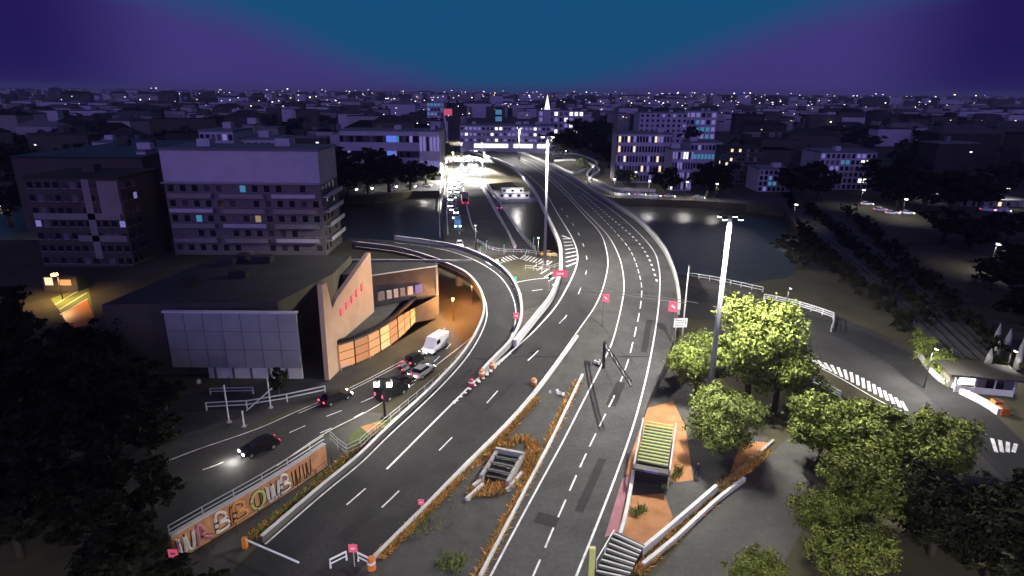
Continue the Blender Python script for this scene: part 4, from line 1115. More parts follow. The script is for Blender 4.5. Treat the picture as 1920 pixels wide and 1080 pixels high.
# far town
rnd = random.Random(77)
cnt = 0
while cnt < 235:
    u = rnd.random()
    Y = 290 * math.exp(u * 2.35)
    X = rnd.uniform(-.92, .92) * Y
    px = 960 + X / Y * 1090
    if Y < 640 and (780 < px < 1360): continue
    if Y < 330 and (1340 < px < 1680 or 600 < px < 860): continue
    if 855 < px < 1045 and Y < 900: continue
    if px < 640 and Y < 330 and rnd.random() < .5: continue
    central = abs(px - 960) < 420
    pale = rnd.random() < (.6 if Y > 900 else .2) + (.25 if central else 0)
    wdt = rnd.uniform(12, 34) * (1 + Y / 1800); dp = rnd.uniform(10, 18)
    h = rnd.uniform(9, 22) if Y < 1200 else rnd.uniform(14, 36)
    t = thing('town_building', 'pale violet building in the far spread of the town' if pale else 'dark building in the far spread of the town', 'building', (X, Y, 0), rnd.uniform(-.3, .3), 'pale far buildings' if pale else 'dark far buildings')
    wl = rnd.choice(['pale', 'pale', 'cream']) if pale else rnd.choice(['darkwall', 'darkwall', 'darkroof', 'mid'])
    MB().box((0, dp / 2, h / 2), (wdt, dp, h)).build('wall', M[wl], t)
    mb = MB(); mb.prism([(-wdt / 2 - .4, -.4), (wdt / 2 + .4, -.4), (wdt / 2 + .4, dp + .4), (-wdt / 2 - .4, dp + .4)], h, h + .5)
    if rnd.random() < .5:
        rh = rnd.uniform(2.5, 5); b0 = len(mb.v); inset = min(dp / 2, wdt / 3)
        mb.v += [(-wdt / 2, 0, h + .5), (wdt / 2, 0, h + .5), (wdt / 2, dp, h + .5), (-wdt / 2, dp, h + .5), (-wdt / 2 + inset, dp / 2, h + .5 + rh), (wdt / 2 - inset, dp / 2, h + .5 + rh)]
        for q in ((0, 1, 5, 4), (1, 2, 5), (2, 3, 4, 5), (3, 0, 4)): mb.f.append(tuple(b0 + i for i in q)); mb.m.append(0)
    for q in range(rnd.randrange(1, 4)): mb.box((rnd.uniform(-.4, .4) * wdt, dp * rnd.uniform(.3, .7), h + 1.5), (rnd.uniform(1, 5), rnd.uniform(1, 4), rnd.uniform(1.5, 5))); mb.build('roof', M['zinc' if pale else rnd.choice(['darkroof', 'roof', 'zinc'])], t)
    k = 1 + int(rnd.random() * 3.2) if (Y > 800) else (1 if rnd.random() < .45 else 0)
    if not central and Y > 800: k = max(0, k - 1)
    s = max(1.0, Y / 700)
    for q in range(k):
        m = rnd.choice(['w_white', 'lampdot', 'lampviolet', 'w_warm', 'lampviolet'])
        window(t, s * rnd.uniform(.7, 1.5), s * rnd.uniform(.5, .9), m, (rnd.uniform(-.45, .45) * wdt, 0, h * rnd.uniform(.45, .95)), 0, False)
    cnt += 1
mb = MB(); r2 = random.Random(31)
for k in range(2400):
    Y = 650 * math.exp(r2.random() ** .85 * 2.3); X = r2.uniform(-.9, .9) * Y
    if abs(X / Y) < .09 and Y < 900: continue
    h = r2.uniform(9, 19) if Y < 1800 else r2.uniform(12, 33); wdt = r2.uniform(8, 24) * (1 + Y / 3500); dp = r2.uniform(8, 16)
    m = M[r2.choice(['pale', 'pale', 'cream', 'darkwall', 'darkwall', 'mid', 'darkroof'])]; rz = r2.uniform(-.4, .4)
    mb.box((X, Y, h / 2), (wdt, dp, h), rz, m); mb.box((X, Y, h + .4), (wdt * .96, dp * .9, .9), rz, M['darkroof'], .8)
    for q in range(r2.choice((0, 0, 1, 1, 2)) if abs(X / Y) < .5 else r2.choice((0, 0, 0, 1))):
        sw = max(.9, Y / 1300) * r2.uniform(.6, 1.5)
        mb.box((X + r2.uniform(-.45, .45) * wdt, Y - dp * .5 - 4, h * r2.uniform(.3, 1.05)), (sw, .4, sw * .6), 0, M[r2.choice(['lampdot', 'lampviolet', 'lampviolet', 'w_violet', 'w_violet', 'lampwarm', 'w_warm'])])
tag(mb.build('distant_town', None), 'closely packed roofs and tiny lights of the town fading to the horizon', 'town', None, 'stuff')
# distant street lights
lampme = MB().box((0, 0, 0), (1, 1, .7)); lampme = lampme.build('street_light', M['lampdot'])
LM = {'lampdot': lampme.data}
bpy.data.objects.remove(lampme)
for mm in ('lampviolet', 'lampwarm'):
    o = MB().box((0, 0, 0), (1, 1, .7)).build('street_light', M[mm]); LM[mm] = o.data; bpy.data.objects.remove(o)
polem = MB().tube([(0, 0, -9), (0, 0, 0)], .12, 5).build('pole', M['darksteel']); polemesh = polem.data; bpy.data.objects.remove(polem)
for k in range(210):
    Y = 700 * math.exp(rnd.random() ** .8 * 1.9)
    X = rnd.gauss(.05, .38) * Y
    if abs(X) > .85 * Y: continue
    s = Y / 900 * rnd.uniform(.55, 1.25)
    z = rnd.uniform(9, 26) if Y < 2200 else rnd.uniform(15, 42)
    o = link('street_light', LM[rnd.choice(['lampdot', 'lampviolet', 'lampviolet', 'lampwarm'])], None)
    o.location = (X, Y, z); o.scale = (s * 1.3, s, s)
    tag(o, 'tiny far street light twinkling near the horizon', 'street light', 'far lights near the horizon')
    q = link('pole', polemesh, o)
# ------------------------------------------------------------------ vehicles
def wheel(par, x, y, r=.33):
    t = MB().tube([(x - .11, y, r), (x + .11, y, r)], r, 14).build('wheel', M['tyre'], par)
    sx = 1 if x > 0 else -1
    MB().tube([(x + sx * .1, y, r), (x + sx * .125, y, r)], r * .6, 10).build('rim', M['rim'], t)

def profile(par, name, prof, w, m, taper=.0, zt=1):
    mb = MB(); n = len(prof)
    L = [(-w / 2 + (taper if z > zt else 0), y, z) for y, z in prof]; Rr = [(w / 2 - (taper if z > zt else 0), y, z) for y, z in prof]
    mb.face(L[::-1]); mb.face(Rr)
    for i in range(n):
        j = (i + 1) % n
        mb.face([L[i], L[j], Rr[j], Rr[i]])
    o = mb.build(name, M[m], par)
    bm = bmesh.new(); bm.from_mesh(o.data); bmesh.ops.remove_doubles(bm, verts=bm.verts, dist=.001); bmesh.ops.recalc_face_normals(bm, faces=bm.faces)
    bmesh.ops.bevel(bm, geom=bm.edges[:], offset=.05, segments=2, affect='EDGES'); bm.to_mesh(o.data); bm.free()
    return o

def car(paint, label, loc, rz, lights=True, name='car', group=None):
    t = thing(name, label, 'car', loc, rz, group)      # front towards local -Y
    profile(t, 'body', [(-2.1, .3), (2.1, .3), (2.15, .9), (1.9, 1.0), (-1.0, .98), (-2.05, .8)], 1.75, paint)
    profile(t, 'cabin', [(-1.0, .97), (1.75, .99), (1.45, 1.42), (-.2, 1.45)], 1.55, 'carglass', .12, 1.2)
    MB().box((0, .6, 1.47), (1.22, 1.55, .05)).build('roof', M[paint], t)
    for y in (-1.3, 1.3):
        for x in (-.82, .82): wheel(t, x, y)
    for x in (-.62, .62):
        MB().box((x, -2.1, .66), (.34, .1, .16)).build('headlight', M['headlight' if lights else 'rim'], t)
        MB().box((x, 2.15, .78), (.32, .08, .18)).build('taillight', M['taillight' if lights else 'red'], t)
    return t

def van(paint, label, loc, rz, name='van', L=5.6, h=2.5, cat='van', lights=True):
    t = thing(name, label, cat, loc, rz)
    y = L / 2
    profile(t, 'body', [(-y, .35), (y, .35), (y, h), (-y + 1.3, h), (-y + .45, 1.3), (-y, 1.1)], 2.0, paint)
    MB().box((0, -y + .85, 1.72), (1.75, .06, .95), 0, None, 1, Matrix.Rotation(R(-36), 3, 'X')).build('windscreen', M['carglass'], t)
    for x in (-1.01, 1.01):
        MB().box((x, -y + 1.7, 1.8), (.04, 1.0, .7)).build('side_window', M['carglass'], t)
    MB().box((0, y + .01, 1.85), (1.6, .04, .7)).build('rear_window', M['carglass'], t)
    for yy in (-y + 1.0, y - 1.0):
        for x in (-.92, .92): wheel(t, x, yy, .36)
    for x in (-.75, .75):
        MB().box((x, -y - .03, .8), (.34, .08, .22)).build('headlight', M['headlight' if lights else 'rim'], t)
        MB().box((x, y + .03, 1.0), (.18, .06, .4)).build('taillight', M['taillight'], t)
    return t

def bus(label, loc, rz, paint='bus_red', L=12):
    t = thing('bus', label, 'bus', loc, rz)
    profile(t, 'body', [(-L / 2, .35), (L / 2, .35), (L / 2, 3.1), (-L / 2 + .2, 3.1)], 2.5, paint)
    for x in (-1.27, 1.27):
        for k in range(6):
            MB().box((x, -L / 2 + 1.6 + k * 1.8, 2.0), (.04, 1.55, 1.0)).build('window', M['w_white'], t)
    MB().box((0, L / 2 + .02, 2.1), (2.1, .05, 1.2)).build('rear_window', M['carglass'], t)
    MB().box((0, -L / 2 - .0, 1.9), (2.2, .06, 1.6)).build('windscreen', M['carglass'], t)
    for yy in (-L / 2 + 2.4, L / 2 - 2.8):
        for x in (-1.15, 1.15): wheel(t, x, yy, .48)
    for x in (-.95, .95):
        MB().box((x, -L / 2 - .03, .8), (.3, .06, .25)).build('headlight', M['headlight'], t)
        MB().box((x, L / 2 + .03, 1.0), (.25, .06, .4)).build('taillight', M['taillight'], t)
    return t

def heading(p, q): d = q - p; return math.atan2(d.y, d.x) + math.pi / 2     # rz so that local -Y looks from p to q
def face_to(pa, pb, flat=0): return heading(G(*pa, flat), G(*pb, flat))
c = car('car_black', 'dark car with bright headlights driving down the near street', tuple(G(487, 845, .03)), face_to((500, 838), (450, 858)))
van('car_white', 'white van leaving the orange underpass', tuple(G(818, 655, .03)), face_to((818, 655), (780, 680)), L=5.0)
car('car_black', 'black car with glowing red tail lights near the white van', tuple(G(778, 678, .03)), face_to((770, 682), (800, 662)))
car('car_black', 'black car with red tail lights at the kerb below the tall fin', tuple(G(630, 752, .03)), face_to((620, 757), (650, 745)))
car('car_black', 'dark car waiting beside the black twin lamp post', tuple(G(752, 722, .03)), face_to((740, 728), (780, 708)))
car('car_grey', 'silver grey car with red tail lights beside the ramp parapet', tuple(G(793, 702, .03)), face_to((780, 710), (810, 690)))
van('car_black', 'black delivery van behind the black twin lamp post', tuple(G(735, 742, .03)), face_to((720, 748), (760, 728)), L=4.6, h=2.1)
bus('red bus crossing the street bridge', tuple(G(872, 380, .24)), face_to((872, 380), (868, 340)))
van('van_cyan', 'light blue van on the street bridge behind the glaring car', tuple(G(858, 425, .24)), face_to((856, 400), (861, 450)), L=6)
car('car_white', 'white car with glaring headlights at the near end of the street bridge', tuple(G(862, 462, .24)), face_to((857, 440), (862, 470)))
point(c, (0, -3.2, .7), 500, (1, .97, .9), .12)
cg = tag(car('car_blue', 'violet blue car on the outer lane of the street bridge', tuple(G(935, 392, .24)), face_to((935, 392), (915, 350))))
point(cg, (0, 0, 3), 10)
protoB = car('car_white', 'car with bright headlights in the queue on the glaring avenue', tuple(G(855, 400, .24)), face_to((856, 390), (858, 420)), True, 'car', 'queue of cars on the glaring avenue')
for px, py, a, b_ in [(850, 372, (850, 360), (852, 385)), (852, 355, 0, 0), (860, 345, 0, 0), (850, 335, 0, 0), (866, 335, 0, 0), (858, 325, 0, 0), (873, 322, 0, 0), (866, 312, 0, 0), (880, 312, 0, 0), (872, 304, 0, 0), (886, 302, 0, 0), (878, 295, 0, 0), (888, 292, 0, 0), (883, 287, 0, 0), (893, 284, 0, 0), (888, 278, 0, 0), (845, 388, 0, 0), (858, 362, 0, 0), (895, 290, 0, 0), (898, 302, 0, 0), (893, 313, 0, 0), (895, 325, 0, 0), (848, 350, 0, 0), (843, 362, 0, 0), (847, 376, 0, 0), (851, 395, 0, 0), (855, 336, 0, 0), (864, 322, 0, 0), (870, 300, 0, 0), (874, 330, 0, 0), (881, 322, 0, 0), (886, 312, 0, 0), (862, 352, 0, 0), (868, 342, 0, 0), (880, 300, 0, 0), (890, 297, 0, 0), (856, 410, 0, 0)]:
    copy_tree(protoB, None, tuple(G(px, py, .24)), R(rnd.uniform(-14, 8)))
pp = car('car_grey', 'parked car on the lit promenade across the river', tuple(G(1170, 366, .05)), R(80), True, 'car', 'cars parked on the promenade')
for px, py in [(1200, 368), (1228, 370), (1255, 371), (1310, 373), (690, 356), (735, 353), (770, 352), (800, 350), (660, 358)]:
    copy_tree(pp, None, tuple(G(px, py, .05)), R(80 + rnd.uniform(-6, 6)))
pp = car('car_white', 'parked car at the foot of the dark railway trees', tuple(G(1625, 385, .02)), R(70), True, 'car', 'cars parked beyond the black trees')
for px, py in [(1650, 396), (1672, 402), (1700, 402), (1850, 396), (1880, 398)]:
    copy_tree(pp, None, tuple(G(px, py, .02)), R(70 + rnd.uniform(-6, 6)))
car('yellow', 'yellow topped car stopped under the motorway by the hatched gore', tuple(G(1030, 480, .03)), R(85), False)
# motorcycle
def motorbike(label, loc, rz):
    t = thing('motorcycle', label, 'motorcycle', loc, rz)
    for y in (-.7, .7):
        w_ = MB().tube([(-.06, y, .32), (.06, y, .32)], .32, 14).build('wheel', M['tyre'], t)
    profile(t, 'body', [(-.6, .45), (.55, .4), (.85, .8), (.1, .85), (-.35, 1.0), (-.6, .85)], .3, 'car_grey')
    MB().tube([(-.35, -.5, 1.08), (.35, -.5, 1.08)], .03, 5).build('handlebar', M['steel'], t)
    MB().box((0, .92, .75), (.2, .06, .12)).build('taillight', M['taillight'], t)
    return t
motorbike('motorcycle ridden ahead of the black car near the white van', tuple(G(757, 690, .03)), face_to((750, 694), (775, 682)))
motorbike('motorcycle beside the grey car near the twin lamp post', tuple(G(762, 698, .03)), face_to((755, 702), (780, 688)))
# moored boat
p = G(968, 378, -3)
bt = thing('river_boat', 'white double deck boat moored between the street bridge and the motorway', 'boat', (p.x, p.y, -3), R(4))
mb = MB()
hull = [(-9, 0), (-7.5, -2.3), (6.5, -2.3), (9.5, 0), (6.5, 2.3), (-7.5, 2.3)]
b0 = [(x * .92, y * .8, -.3) for x, y in hull]; t0 = [(x, y, 1.5) for x, y in hull]
for i in range(6):
    j = (i + 1) % 6; mb.face([b0[i], b0[j], t0[j], t0[i]])
mb.face(t0); mb.face(b0[::-1]); mb.build('hull', M['concrete_pale'], bt)
MB().box((-.8, 0, 2.6), (12, 3.6, 2.2)).build('lower_cabin', M['signwhite'], bt)
MB().box((-1.6, 0, 4.6), (8.6, 3.0, 1.7)).build('upper_cabin', M['signwhite'], bt)
MB().box((-.8, 0, 3.75), (12.8, 4.2, .12)).build('deck', M['concrete_pale'], bt); MB().box((-1.6, 0, 5.5), (9.4, 3.6, .12)).build('roof', M['concrete_pale'], bt)
for k in range(7):
    MB().box((-6 + k * 1.7, -1.83, 2.75), (1.1, .06, .9)).build('window', M['w_white' if k % 2 else 'glass'], bt)
for k in range(5):
    MB().box((-5 + k * 1.7, -1.53, 4.7), (1.1, .06, .8)).build('window', M['w_white' if k in (1, 3) else 'glass'], bt)
point(bt, (0, -4.5, 8), 2600)  # light without a fixture, added to brighten the boat
# ------------------------------------------------------------------ lit court far left, kiosk strip right
court = [(112, 548), (160, 532), (164, 562), (122, 590)]
patch('court', [(95, 560), (165, 535), (178, 600), (125, 602)], 'green', .03)
co = patch('court', [(116, 590), (163, 562), (180, 606), (132, 616)], 'orange_plastic', .04)
for A_, B_ in (((104, 571), (163, 536)), ((113, 590), (165, 560)), ((112, 580), (163, 549))):
    edge_line(co, [A_, ((A_[0] + B_[0]) / 2, (A_[1] + B_[1]) / 2), B_], .3, .03, .05)
p = G(118, 562)
street_lamp('orange floodlight beside the small sports court', tuple(p), 5.5, 'sodium', 4500, None, .8, (1, .62, .25))
p = AT(105, 545, 103); t = thing('kiosk', 'glowing amber kiosk at the end of the sports court', 'kiosk', (AT(125, 540, 121).x, 121, 0))
MB().box((0, 0, 1.7), (7, 3, 3.4)).build('wall', M['darkwall'], t); MB().box((-2.2, -1.55, 2.2), (1.6, .08, 1.6)).build('window', M['w_warm'], t); MB().box((1, -1.55, 2.0), (2.6, .08, 1.2)).build('window', M['w_amber'], t); MB().box((0, 0, 3.5), (7.6, 3.6, .2)).build('roof', M['darkroof'], t)
# right bank strip
hed = [(1726, 648), (1745, 676), (1765, 702), (1794, 724)]
P = setz(px_line(hed, 0, .8, 0), 0, 0)
t = thing('hedge', 'lit yellowish hedge on the quay beside the wide street', 'hedge', tuple(P[0]))
rr = random.Random(9)
blobs = [((p - P[0]).x + rr.uniform(-.6, .6), (p - P[0]).y + rr.uniform(-.6, .6), rr.uniform(.9, 2.0), rr.uniform(1.1, 1.8), .8) for p in P]
leaves(7000, blobs, .15, 3, 'leaf').build('foliage', M['leaf'], t)
parapet('low_wall', [(1722, 668), (1745, 700), (1772, 722), (1800, 732)], 'low white wall in front of the lit quay hedge', 'wall', .8, .3, 'concrete_pale', 0)
street_lamp('white lamp shining on the quay hedge and terrace', tuple(G(1732, 728)), 6.5, 'lampdot', 7000, None, .35)
p = G(1830, 728)
t = thing('terrace_kiosk', 'white framed terrace kiosk with glazed sides on the quay', 'kiosk', tuple(p), R(-12))
MB().box((0, 0, 2.75), (9.5, 5.4, .25)).build('roof', M['roof'], t)
MB().box((.3, .9, 1.3), (8.4, 3.2, 2.6)).build('wall', M['mid'], t)
MB().box((-2.0, -.75, 1.5), (2.6, .1, 1.5)).build('window', M['w_white'], t)
MB().box((1.8, -.75, 1.3), (2.2, .1, 1.9)).build('door', M['glass'], t)
for x in (-3.6, -1.2, 1.2, 3.6):
    for y in (-1.9, 1.9): MB().box((x, y, 1.33), (.16, .16, 2.65)).build('post', M['concrete_pale'], t)
for x in (-2.4, 0, 2.4): MB().box((x, 1.9, 1.2), (2.1, .06, 2.0)).build('pane', M['glass'], t)
MB().box((0, -1.9, .5), (7, .1, .9)).build('counter', M['concrete_pale'], t)
parapet('low_wall', [(1800, 738), (1840, 758), (1872, 778)], 'bright white wall running from the kiosk to the orange planters', 'wall', .9, .5, 'concrete_pale', 0)
for k, (px, py, lb) in enumerate([(1866, 762, 'orange umbrella stand beyond the bright white wall'), (1879, 776, 'orange planter box at the end of the bright white wall')]):
    p = G(px, py); t = thing('planter', lb, 'planter', tuple(p)); MB().box((0, 0, .5), (1.1, 1.0, 1.0), 0, None, .9).build('box', M['orange_plastic'], t); MB().box((0, 0, 1.02), (.8, .7, .05)).build('soil', M['bark'], t)
ul = ['grey folded parasol nearest the railway trees', 'grey folded parasol in the middle of the terrace row', 'grey folded parasol nearest the right edge', 'short grey folded parasol beside the kiosk', 'grey folded parasol close to the street side of the terrace']
for k, (px, py, hh) in enumerate([(1865, 650, 4), (1886, 655, 3.6), (1903, 700, 6), (1866, 672, 3), (1850, 690, 3.2)]):
    p = G(px, py)
    t = thing('parasol', ul[k], 'parasol', tuple(p), 0, 'folded parasols on the terrace')
    MB().tube([(0, 0, 0), (0, 0, hh)], .06, 6).build('pole', M['steel'], t); MB().tube([(0, 0, .8), (0, 0, hh * .6), (0, 0, hh + .1)], [.5, .42, .06], 9).build('canopy', M['concrete'], t, True); MB().box((0, 0, .06), (.8, .8, .12)).build('base', M['concrete_dark'], t)
street_lamp('white lamp over the folded parasols', tuple(G(1882, 712)), 5, 'lampdot', 1300, None, .35)
p = G(1856, 505); 
# railings by the quay on the right
railing('quay_railing', [(1432, 562), (1480, 572), (1525, 585), (1562, 598)], 'lit white railing along the quay edge behind the trees', .05, 1.2, 2.2, (.4, .8, 1.2), r=.12)
railing('quay_railing', [(1562, 598), (1562, 612), (1558, 622)], 'short railing turning the corner at the quay end', .05, 1.2, 2.2, (.4, .8, 1.2), r=.1)
railing('quay_railing', [(1290, 520), (1340, 528), (1395, 540), (1430, 548)], 'dim railing on the river edge behind the thin lamp pole', .05, 1.1, 2.2, (.5, 1.1), r=.08)
railing('quay_railing', [(1500, 705), (1540, 728), (1575, 748)], 'pair of pale rails in front of the ladder crossing by the trees', .05, 1.1, 2.2, (.3, .7, 1.1), r=.1)
street_lamp('white lamp lighting the quay railing behind the trees', tuple(G(1470, 600)), 6.5, 'lampdot', 2500, None, .3)
# railway tracks on the right bank
for k, (A_, lb) in enumerate([([(1492, 392), (1560, 450), (1640, 520), (1720, 590), (1800, 670)], 'railway'), ([(1540, 392), (1610, 450), (1690, 520), (1780, 600), (1880, 690)], 'railway')]):
    P = setz(px_line(A_, 0, 3, .3), 0, .3); mb = MB(); strip(mb, P, 4.5 if k else 5.5); o = mb.build('railway_bed', M['asphalt_pale']); tag(o, kind='structure')
    for s in (-.75, .75):
        mb = MB(); wallstrip(mb, [p + normal2(P, i) * s for i, p in enumerate(P)], .16, .09, .01); mb.build('rail', M['darksteel'], o)
for k, (A_, lb) in enumerate([([(1512, 392), (1600, 468), (1700, 556), (1745, 612)], 'long dark hedgerow on the river side of the railway'), ([(1590, 398), (1690, 490), (1800, 600), (1890, 700)], 'long dark hedgerow on the land side of the railway'), ([(1500, 430), (1560, 500), (1640, 560), (1700, 622)], 'dark hedgerow between the river end and the railway')]):
    P = setz(px_line(A_, 0, 2.2, 0), 0, 0)
    t = thing('hedgerow', lb, 'hedge', tuple(P[0])); rr1 = random.Random(k)
    leaves(5200, [((p - P[0]).x + rr1.uniform(-1, 1), (p - P[0]).y + rr1.uniform(-1, 1), rr1.uniform(.9, 1.8), rr1.uniform(1.5, 2.3), .8) for p in P], .42, 60 + k, 'leafunlit').build('foliage', M['leafunlit'], t)
# repairs and joints in the motorway surface
def deck_patch(par, a, b_, w, name='repair_patch', lift=.02, m='asphalt_patch'):
    P = setz(cr([GS(*a), GS(*b_)], 1.0), lift, None); mb = MB(); strip(mb, P, w); return mb.build(name, M[m], par)
for par, a, b_, w in ((main, (640, 1010), (700, 955), 1.3), (main, (820, 890), (846, 866), 2.0), (main, (905, 770), (960, 716), 1.0), (main, (990, 660), (1010, 640), 1.8), (main, (760, 990), (776, 975), 1.6), (east, (1085, 960), (1130, 860), .9), (east, (1140, 760), (1160, 715), 2.0), (east, (1020, 985), (1030, 965), 2.2), (east, (1205, 660), (1216, 600), 1.2), (ramp, (835, 735), (880, 690), 1.1), (ramp, (640, 920), (668, 896), 1.8)):
    deck_patch(par, a, b_, w)
for par, a, b_ in ((main, (1052, 548), (1128, 548)), (east, (1172, 548), (1268, 552)), (main, (955, 668), (1052, 668)), (east, (1140, 668), (1225, 668)), (ramp, (912, 560), (960, 550)), (ramp, (870, 672), (935, 672))):
    deck_patch(par, a, b_, .28, 'expansion_joint', .022)
# ------------------------------------------------------------------ people
def person(label, loc, rz, top, trousers, stride=.12, h=1.72):
    root = thing('person', label, 'person', loc, rz)
    me = bpy.data.meshes.new('body'); s = h / 1.72
    V = [(0, 0, .93, .15), (0, 0, 1.12, .14), (0, .01, 1.33, .16), (0, .01, 1.47, .07), (0, -.01, 1.56, .075), (0, -.015, 1.65, .095), (0, 0, 1.7, .07),
         (.1, 0, .86, .095), (.11, -stride, .48, .065), (.11, -stride * .6, .08, .045), (.11, -stride * .6 - .14, .04, .04),
         (-.1, 0, .86, .095), (-.11, stride, .48, .065), (-.11, stride * 1.5, .08, .045), (-.11, stride * 1.5 - .14, .04, .04),
         (.2, 0, 1.41, .06), (.26, .03, 1.13, .045), (.26, -.07, .9, .035), (.26, -.09, .8, .035),
         (-.2, 0, 1.41, .06), (-.26, .03, 1.13, .045), (-.26, -.07, .9, .035), (-.26, -.09, .8, .035)]
    Ed = [(0, 1), (1, 2), (2, 3), (3, 4), (4, 5), (5, 6), (0, 7), (7, 8), (8, 9), (9, 10), (0, 11), (11, 12), (12, 13), (13, 14), (2, 15), (15, 16), (16, 17), (17, 18), (2, 19), (19, 20), (20, 21), (21, 22)]
    me.from_pydata([(x * s, y * s, z * s) for x, y, z, r in V], Ed, [])
    o = link('body', me, None)
    sk = o.modifiers.new('s', 'SKIN'); sk.use_smooth_shade = True
    for i, v in enumerate(me.skin_vertices[0].data): v.radius = (V[i][3] * s,) * 2
    me.skin_vertices[0].data[0].use_root = True
    ss = o.modifiers.new('u', 'SUBSURF'); ss.levels = 1; ss.render_levels = 1
    dg = bpy.context.evaluated_depsgraph_get(); dg.update()
    nm = bpy.data.meshes.new_from_object(o.evaluated_get(dg)); o.modifiers.clear(); o.data = nm
    for m in (M[trousers], M[top], M['skin'], M['hair']): nm.materials.append(m)
    for p in nm.polygons:
        z = p.center.z / s; x = abs(p.center.x / s)
        p.material_index = 2 if z > 1.47 or (x > .2 and z < .87) else (1 if z > .92 or x > .19 else (3 if z < .09 else 0))
    o.parent = root
    mb = MB(); mb.tube([(0, .03 * s, 1.6 * s), (0, .025 * s, 1.68 * s), (0, .01 * s, 1.76 * s)], [.085 * s, .108 * s, .05 * s], 10); mb.build('hair', M['hair'], root, True)
    return root
person('person in a pale top walking at the dark end of the grey facade', tuple(G(375, 730, .02)), .6, 'shirt', 'trousers')
person('person in a dark jacket standing before the grey facade', tuple(G(431, 728, .02)), -.5, 'jacket', 'trousers', .03)
person('person in a dark coat walking on the paving beside the slatted canopy', tuple(G(1306, 893, .02)), .2, 'jacket', 'trousers', .16, 1.8)
person('person in a pale shirt standing between the quay hedge and the dark hedgerow', tuple(G(1712, 615, .02)), 1.2, 'shirt', 'trousers', .04)
# ------------------------------------------------------------------ evening haze, sky, camera
mh = bpy.data.materials.new('evening_haze'); mh.use_nodes = True
hn = mh.node_tree; hn.nodes.clear()
ho = hn.nodes.new('ShaderNodeOutputMaterial'); hv = hn.nodes.new('ShaderNodeVolumePrincipled')
hv.inputs['Color'].default_value = (.9, .9, .95, 1); hv.inputs['Density'].default_value = .00012; hv.inputs['Anisotropy'].default_value = 0
hn.links.new(hv.outputs[0], ho.inputs['Volume'])
hz = MB().box((0, 4700, 34), (29000, 10000, 84)).build('haze', mh); tag(hz, kind='stuff')

w = bpy.data.worlds.new('World'); scene.world = w; w.use_nodes = True
nt = w.node_tree; nt.nodes.clear()
N = nt.nodes.new; Lk = nt.links.new
out = N('ShaderNodeOutputWorld'); bg = N('ShaderNodeBackground')
tc = N('ShaderNodeTexCoord'); sx = N('ShaderNodeSeparateXYZ'); Lk(tc.outputs['Generated'], sx.inputs[0])
ab_ = N('ShaderNodeMath'); ab_.operation = 'ABSOLUTE'; Lk(sx.outputs['X'], ab_.inputs[0])
mz = N('ShaderNodeMath'); mz.operation = 'MULTIPLY_ADD'; mz.inputs[1].default_value = -3.0; Lk(sx.outputs['Z'], mz.inputs[0]); Lk(ab_.outputs[0], mz.inputs[2])
nz = N('ShaderNodeTexNoise'); nz.inputs['Scale'].default_value = 5; nz.inputs['Detail'].default_value = 5; Lk(tc.outputs['Generated'], nz.inputs['Vector'])
ad = N('ShaderNodeMath'); ad.operation = 'MULTIPLY_ADD'; ad.inputs[1].default_value = .12; Lk(nz.outputs['Fac'], ad.inputs[0]); Lk(mz.outputs[0], ad.inputs[2])
mr = N('ShaderNodeMapRange'); mr.interpolation_type = 'SMOOTHSTEP'; mr.inputs['From Min'].default_value = .05; mr.inputs['From Max'].default_value = .3; Lk(ad.outputs[0], mr.inputs['Value'])
cr_ = N('ShaderNodeMixRGB'); cr_.inputs[1].default_value = (.007, .076, .19, 1); Lk(mr.outputs[0], cr_.inputs[0])
mn = N('ShaderNodeMapRange'); mn.interpolation_type = 'SMOOTHSTEP'; mn.inputs['From Min'].default_value = .44; mn.inputs['From Max'].default_value = .6; Lk(ab_.outputs[0], mn.inputs['Value'])
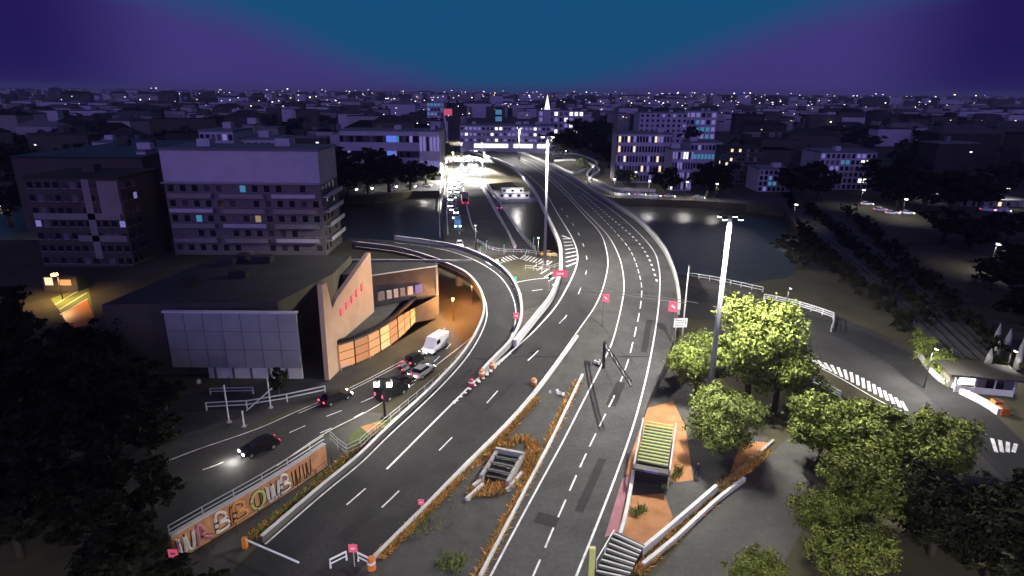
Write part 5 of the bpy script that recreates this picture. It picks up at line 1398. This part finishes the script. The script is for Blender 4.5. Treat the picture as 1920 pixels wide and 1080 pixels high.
pn_ = N('ShaderNodeMixRGB'); pn_.inputs[1].default_value = (.053, .037, .19, 1); pn_.inputs[2].default_value = (.014, .008, .09, 1); Lk(mn.outputs[0], pn_.inputs[0]); Lk(pn_.outputs[0], cr_.inputs[2])
zf = N('ShaderNodeMapRange'); zf.inputs['From Min'].default_value = .2; zf.inputs['From Max'].default_value = .6; Lk(sx.outputs['Z'], zf.inputs['Value'])
mixz = N('ShaderNodeMixRGB'); mixz.inputs[2].default_value = (.046, .038, .115, 1); Lk(zf.outputs[0], mixz.inputs[0]); Lk(cr_.outputs[0], mixz.inputs[1])
sky = N('ShaderNodeTexSky'); sky.sky_type = 'NISHITA'; sky.sun_disc = False; sky.sun_elevation = R(-4); sky.sun_rotation = R(180)
sc_ = N('ShaderNodeMixRGB'); sc_.blend_type = 'ADD'; sc_.inputs[0].default_value = .04; Lk(mixz.outputs[0], sc_.inputs[1]); Lk(sky.outputs[0], sc_.inputs[2])
Lk(sc_.outputs[0], bg.inputs['Color']); bg.inputs['Strength'].default_value = 1.0; Lk(bg.outputs[0], out.inputs['Surface'])
sl_ = bpy.data.lights.new('dusk_fill', 'SUN'); sl_.energy = .8; sl_.angle = R(40); sl_.color = (.34, .24, 1)  # violet fill lamp added to stand in for residual skylight
so_ = bpy.data.objects.new('dusk_fill', sl_); COL.objects.link(so_); so_.rotation_euler = (R(76), 0, R(-10))
cam = bpy.data.cameras.new('camera'); co_ = bpy.data.objects.new('camera', cam); COL.objects.link(co_)
cam.sensor_width = 36; cam.lens = 36 * F / W; cam.clip_end = 20000; cam.clip_start = .5
co_.matrix_world = Matrix.Translation(CAM) @ CM.to_4x4()
scene.camera = co_
scene.view_settings.view_transform = 'Standard'; scene.view_settings.look = 'None'; scene.view_settings.exposure = 0; scene.view_settings.gamma = 1
scene.cycles.use_denoising = True
scene.cycles.volume_bounces = 0
scene.cycles.max_bounces = 4; scene.cycles.diffuse_bounces = 2; scene.cycles.glossy_bounces = 2
scene.cycles.sample_clamp_indirect = 3
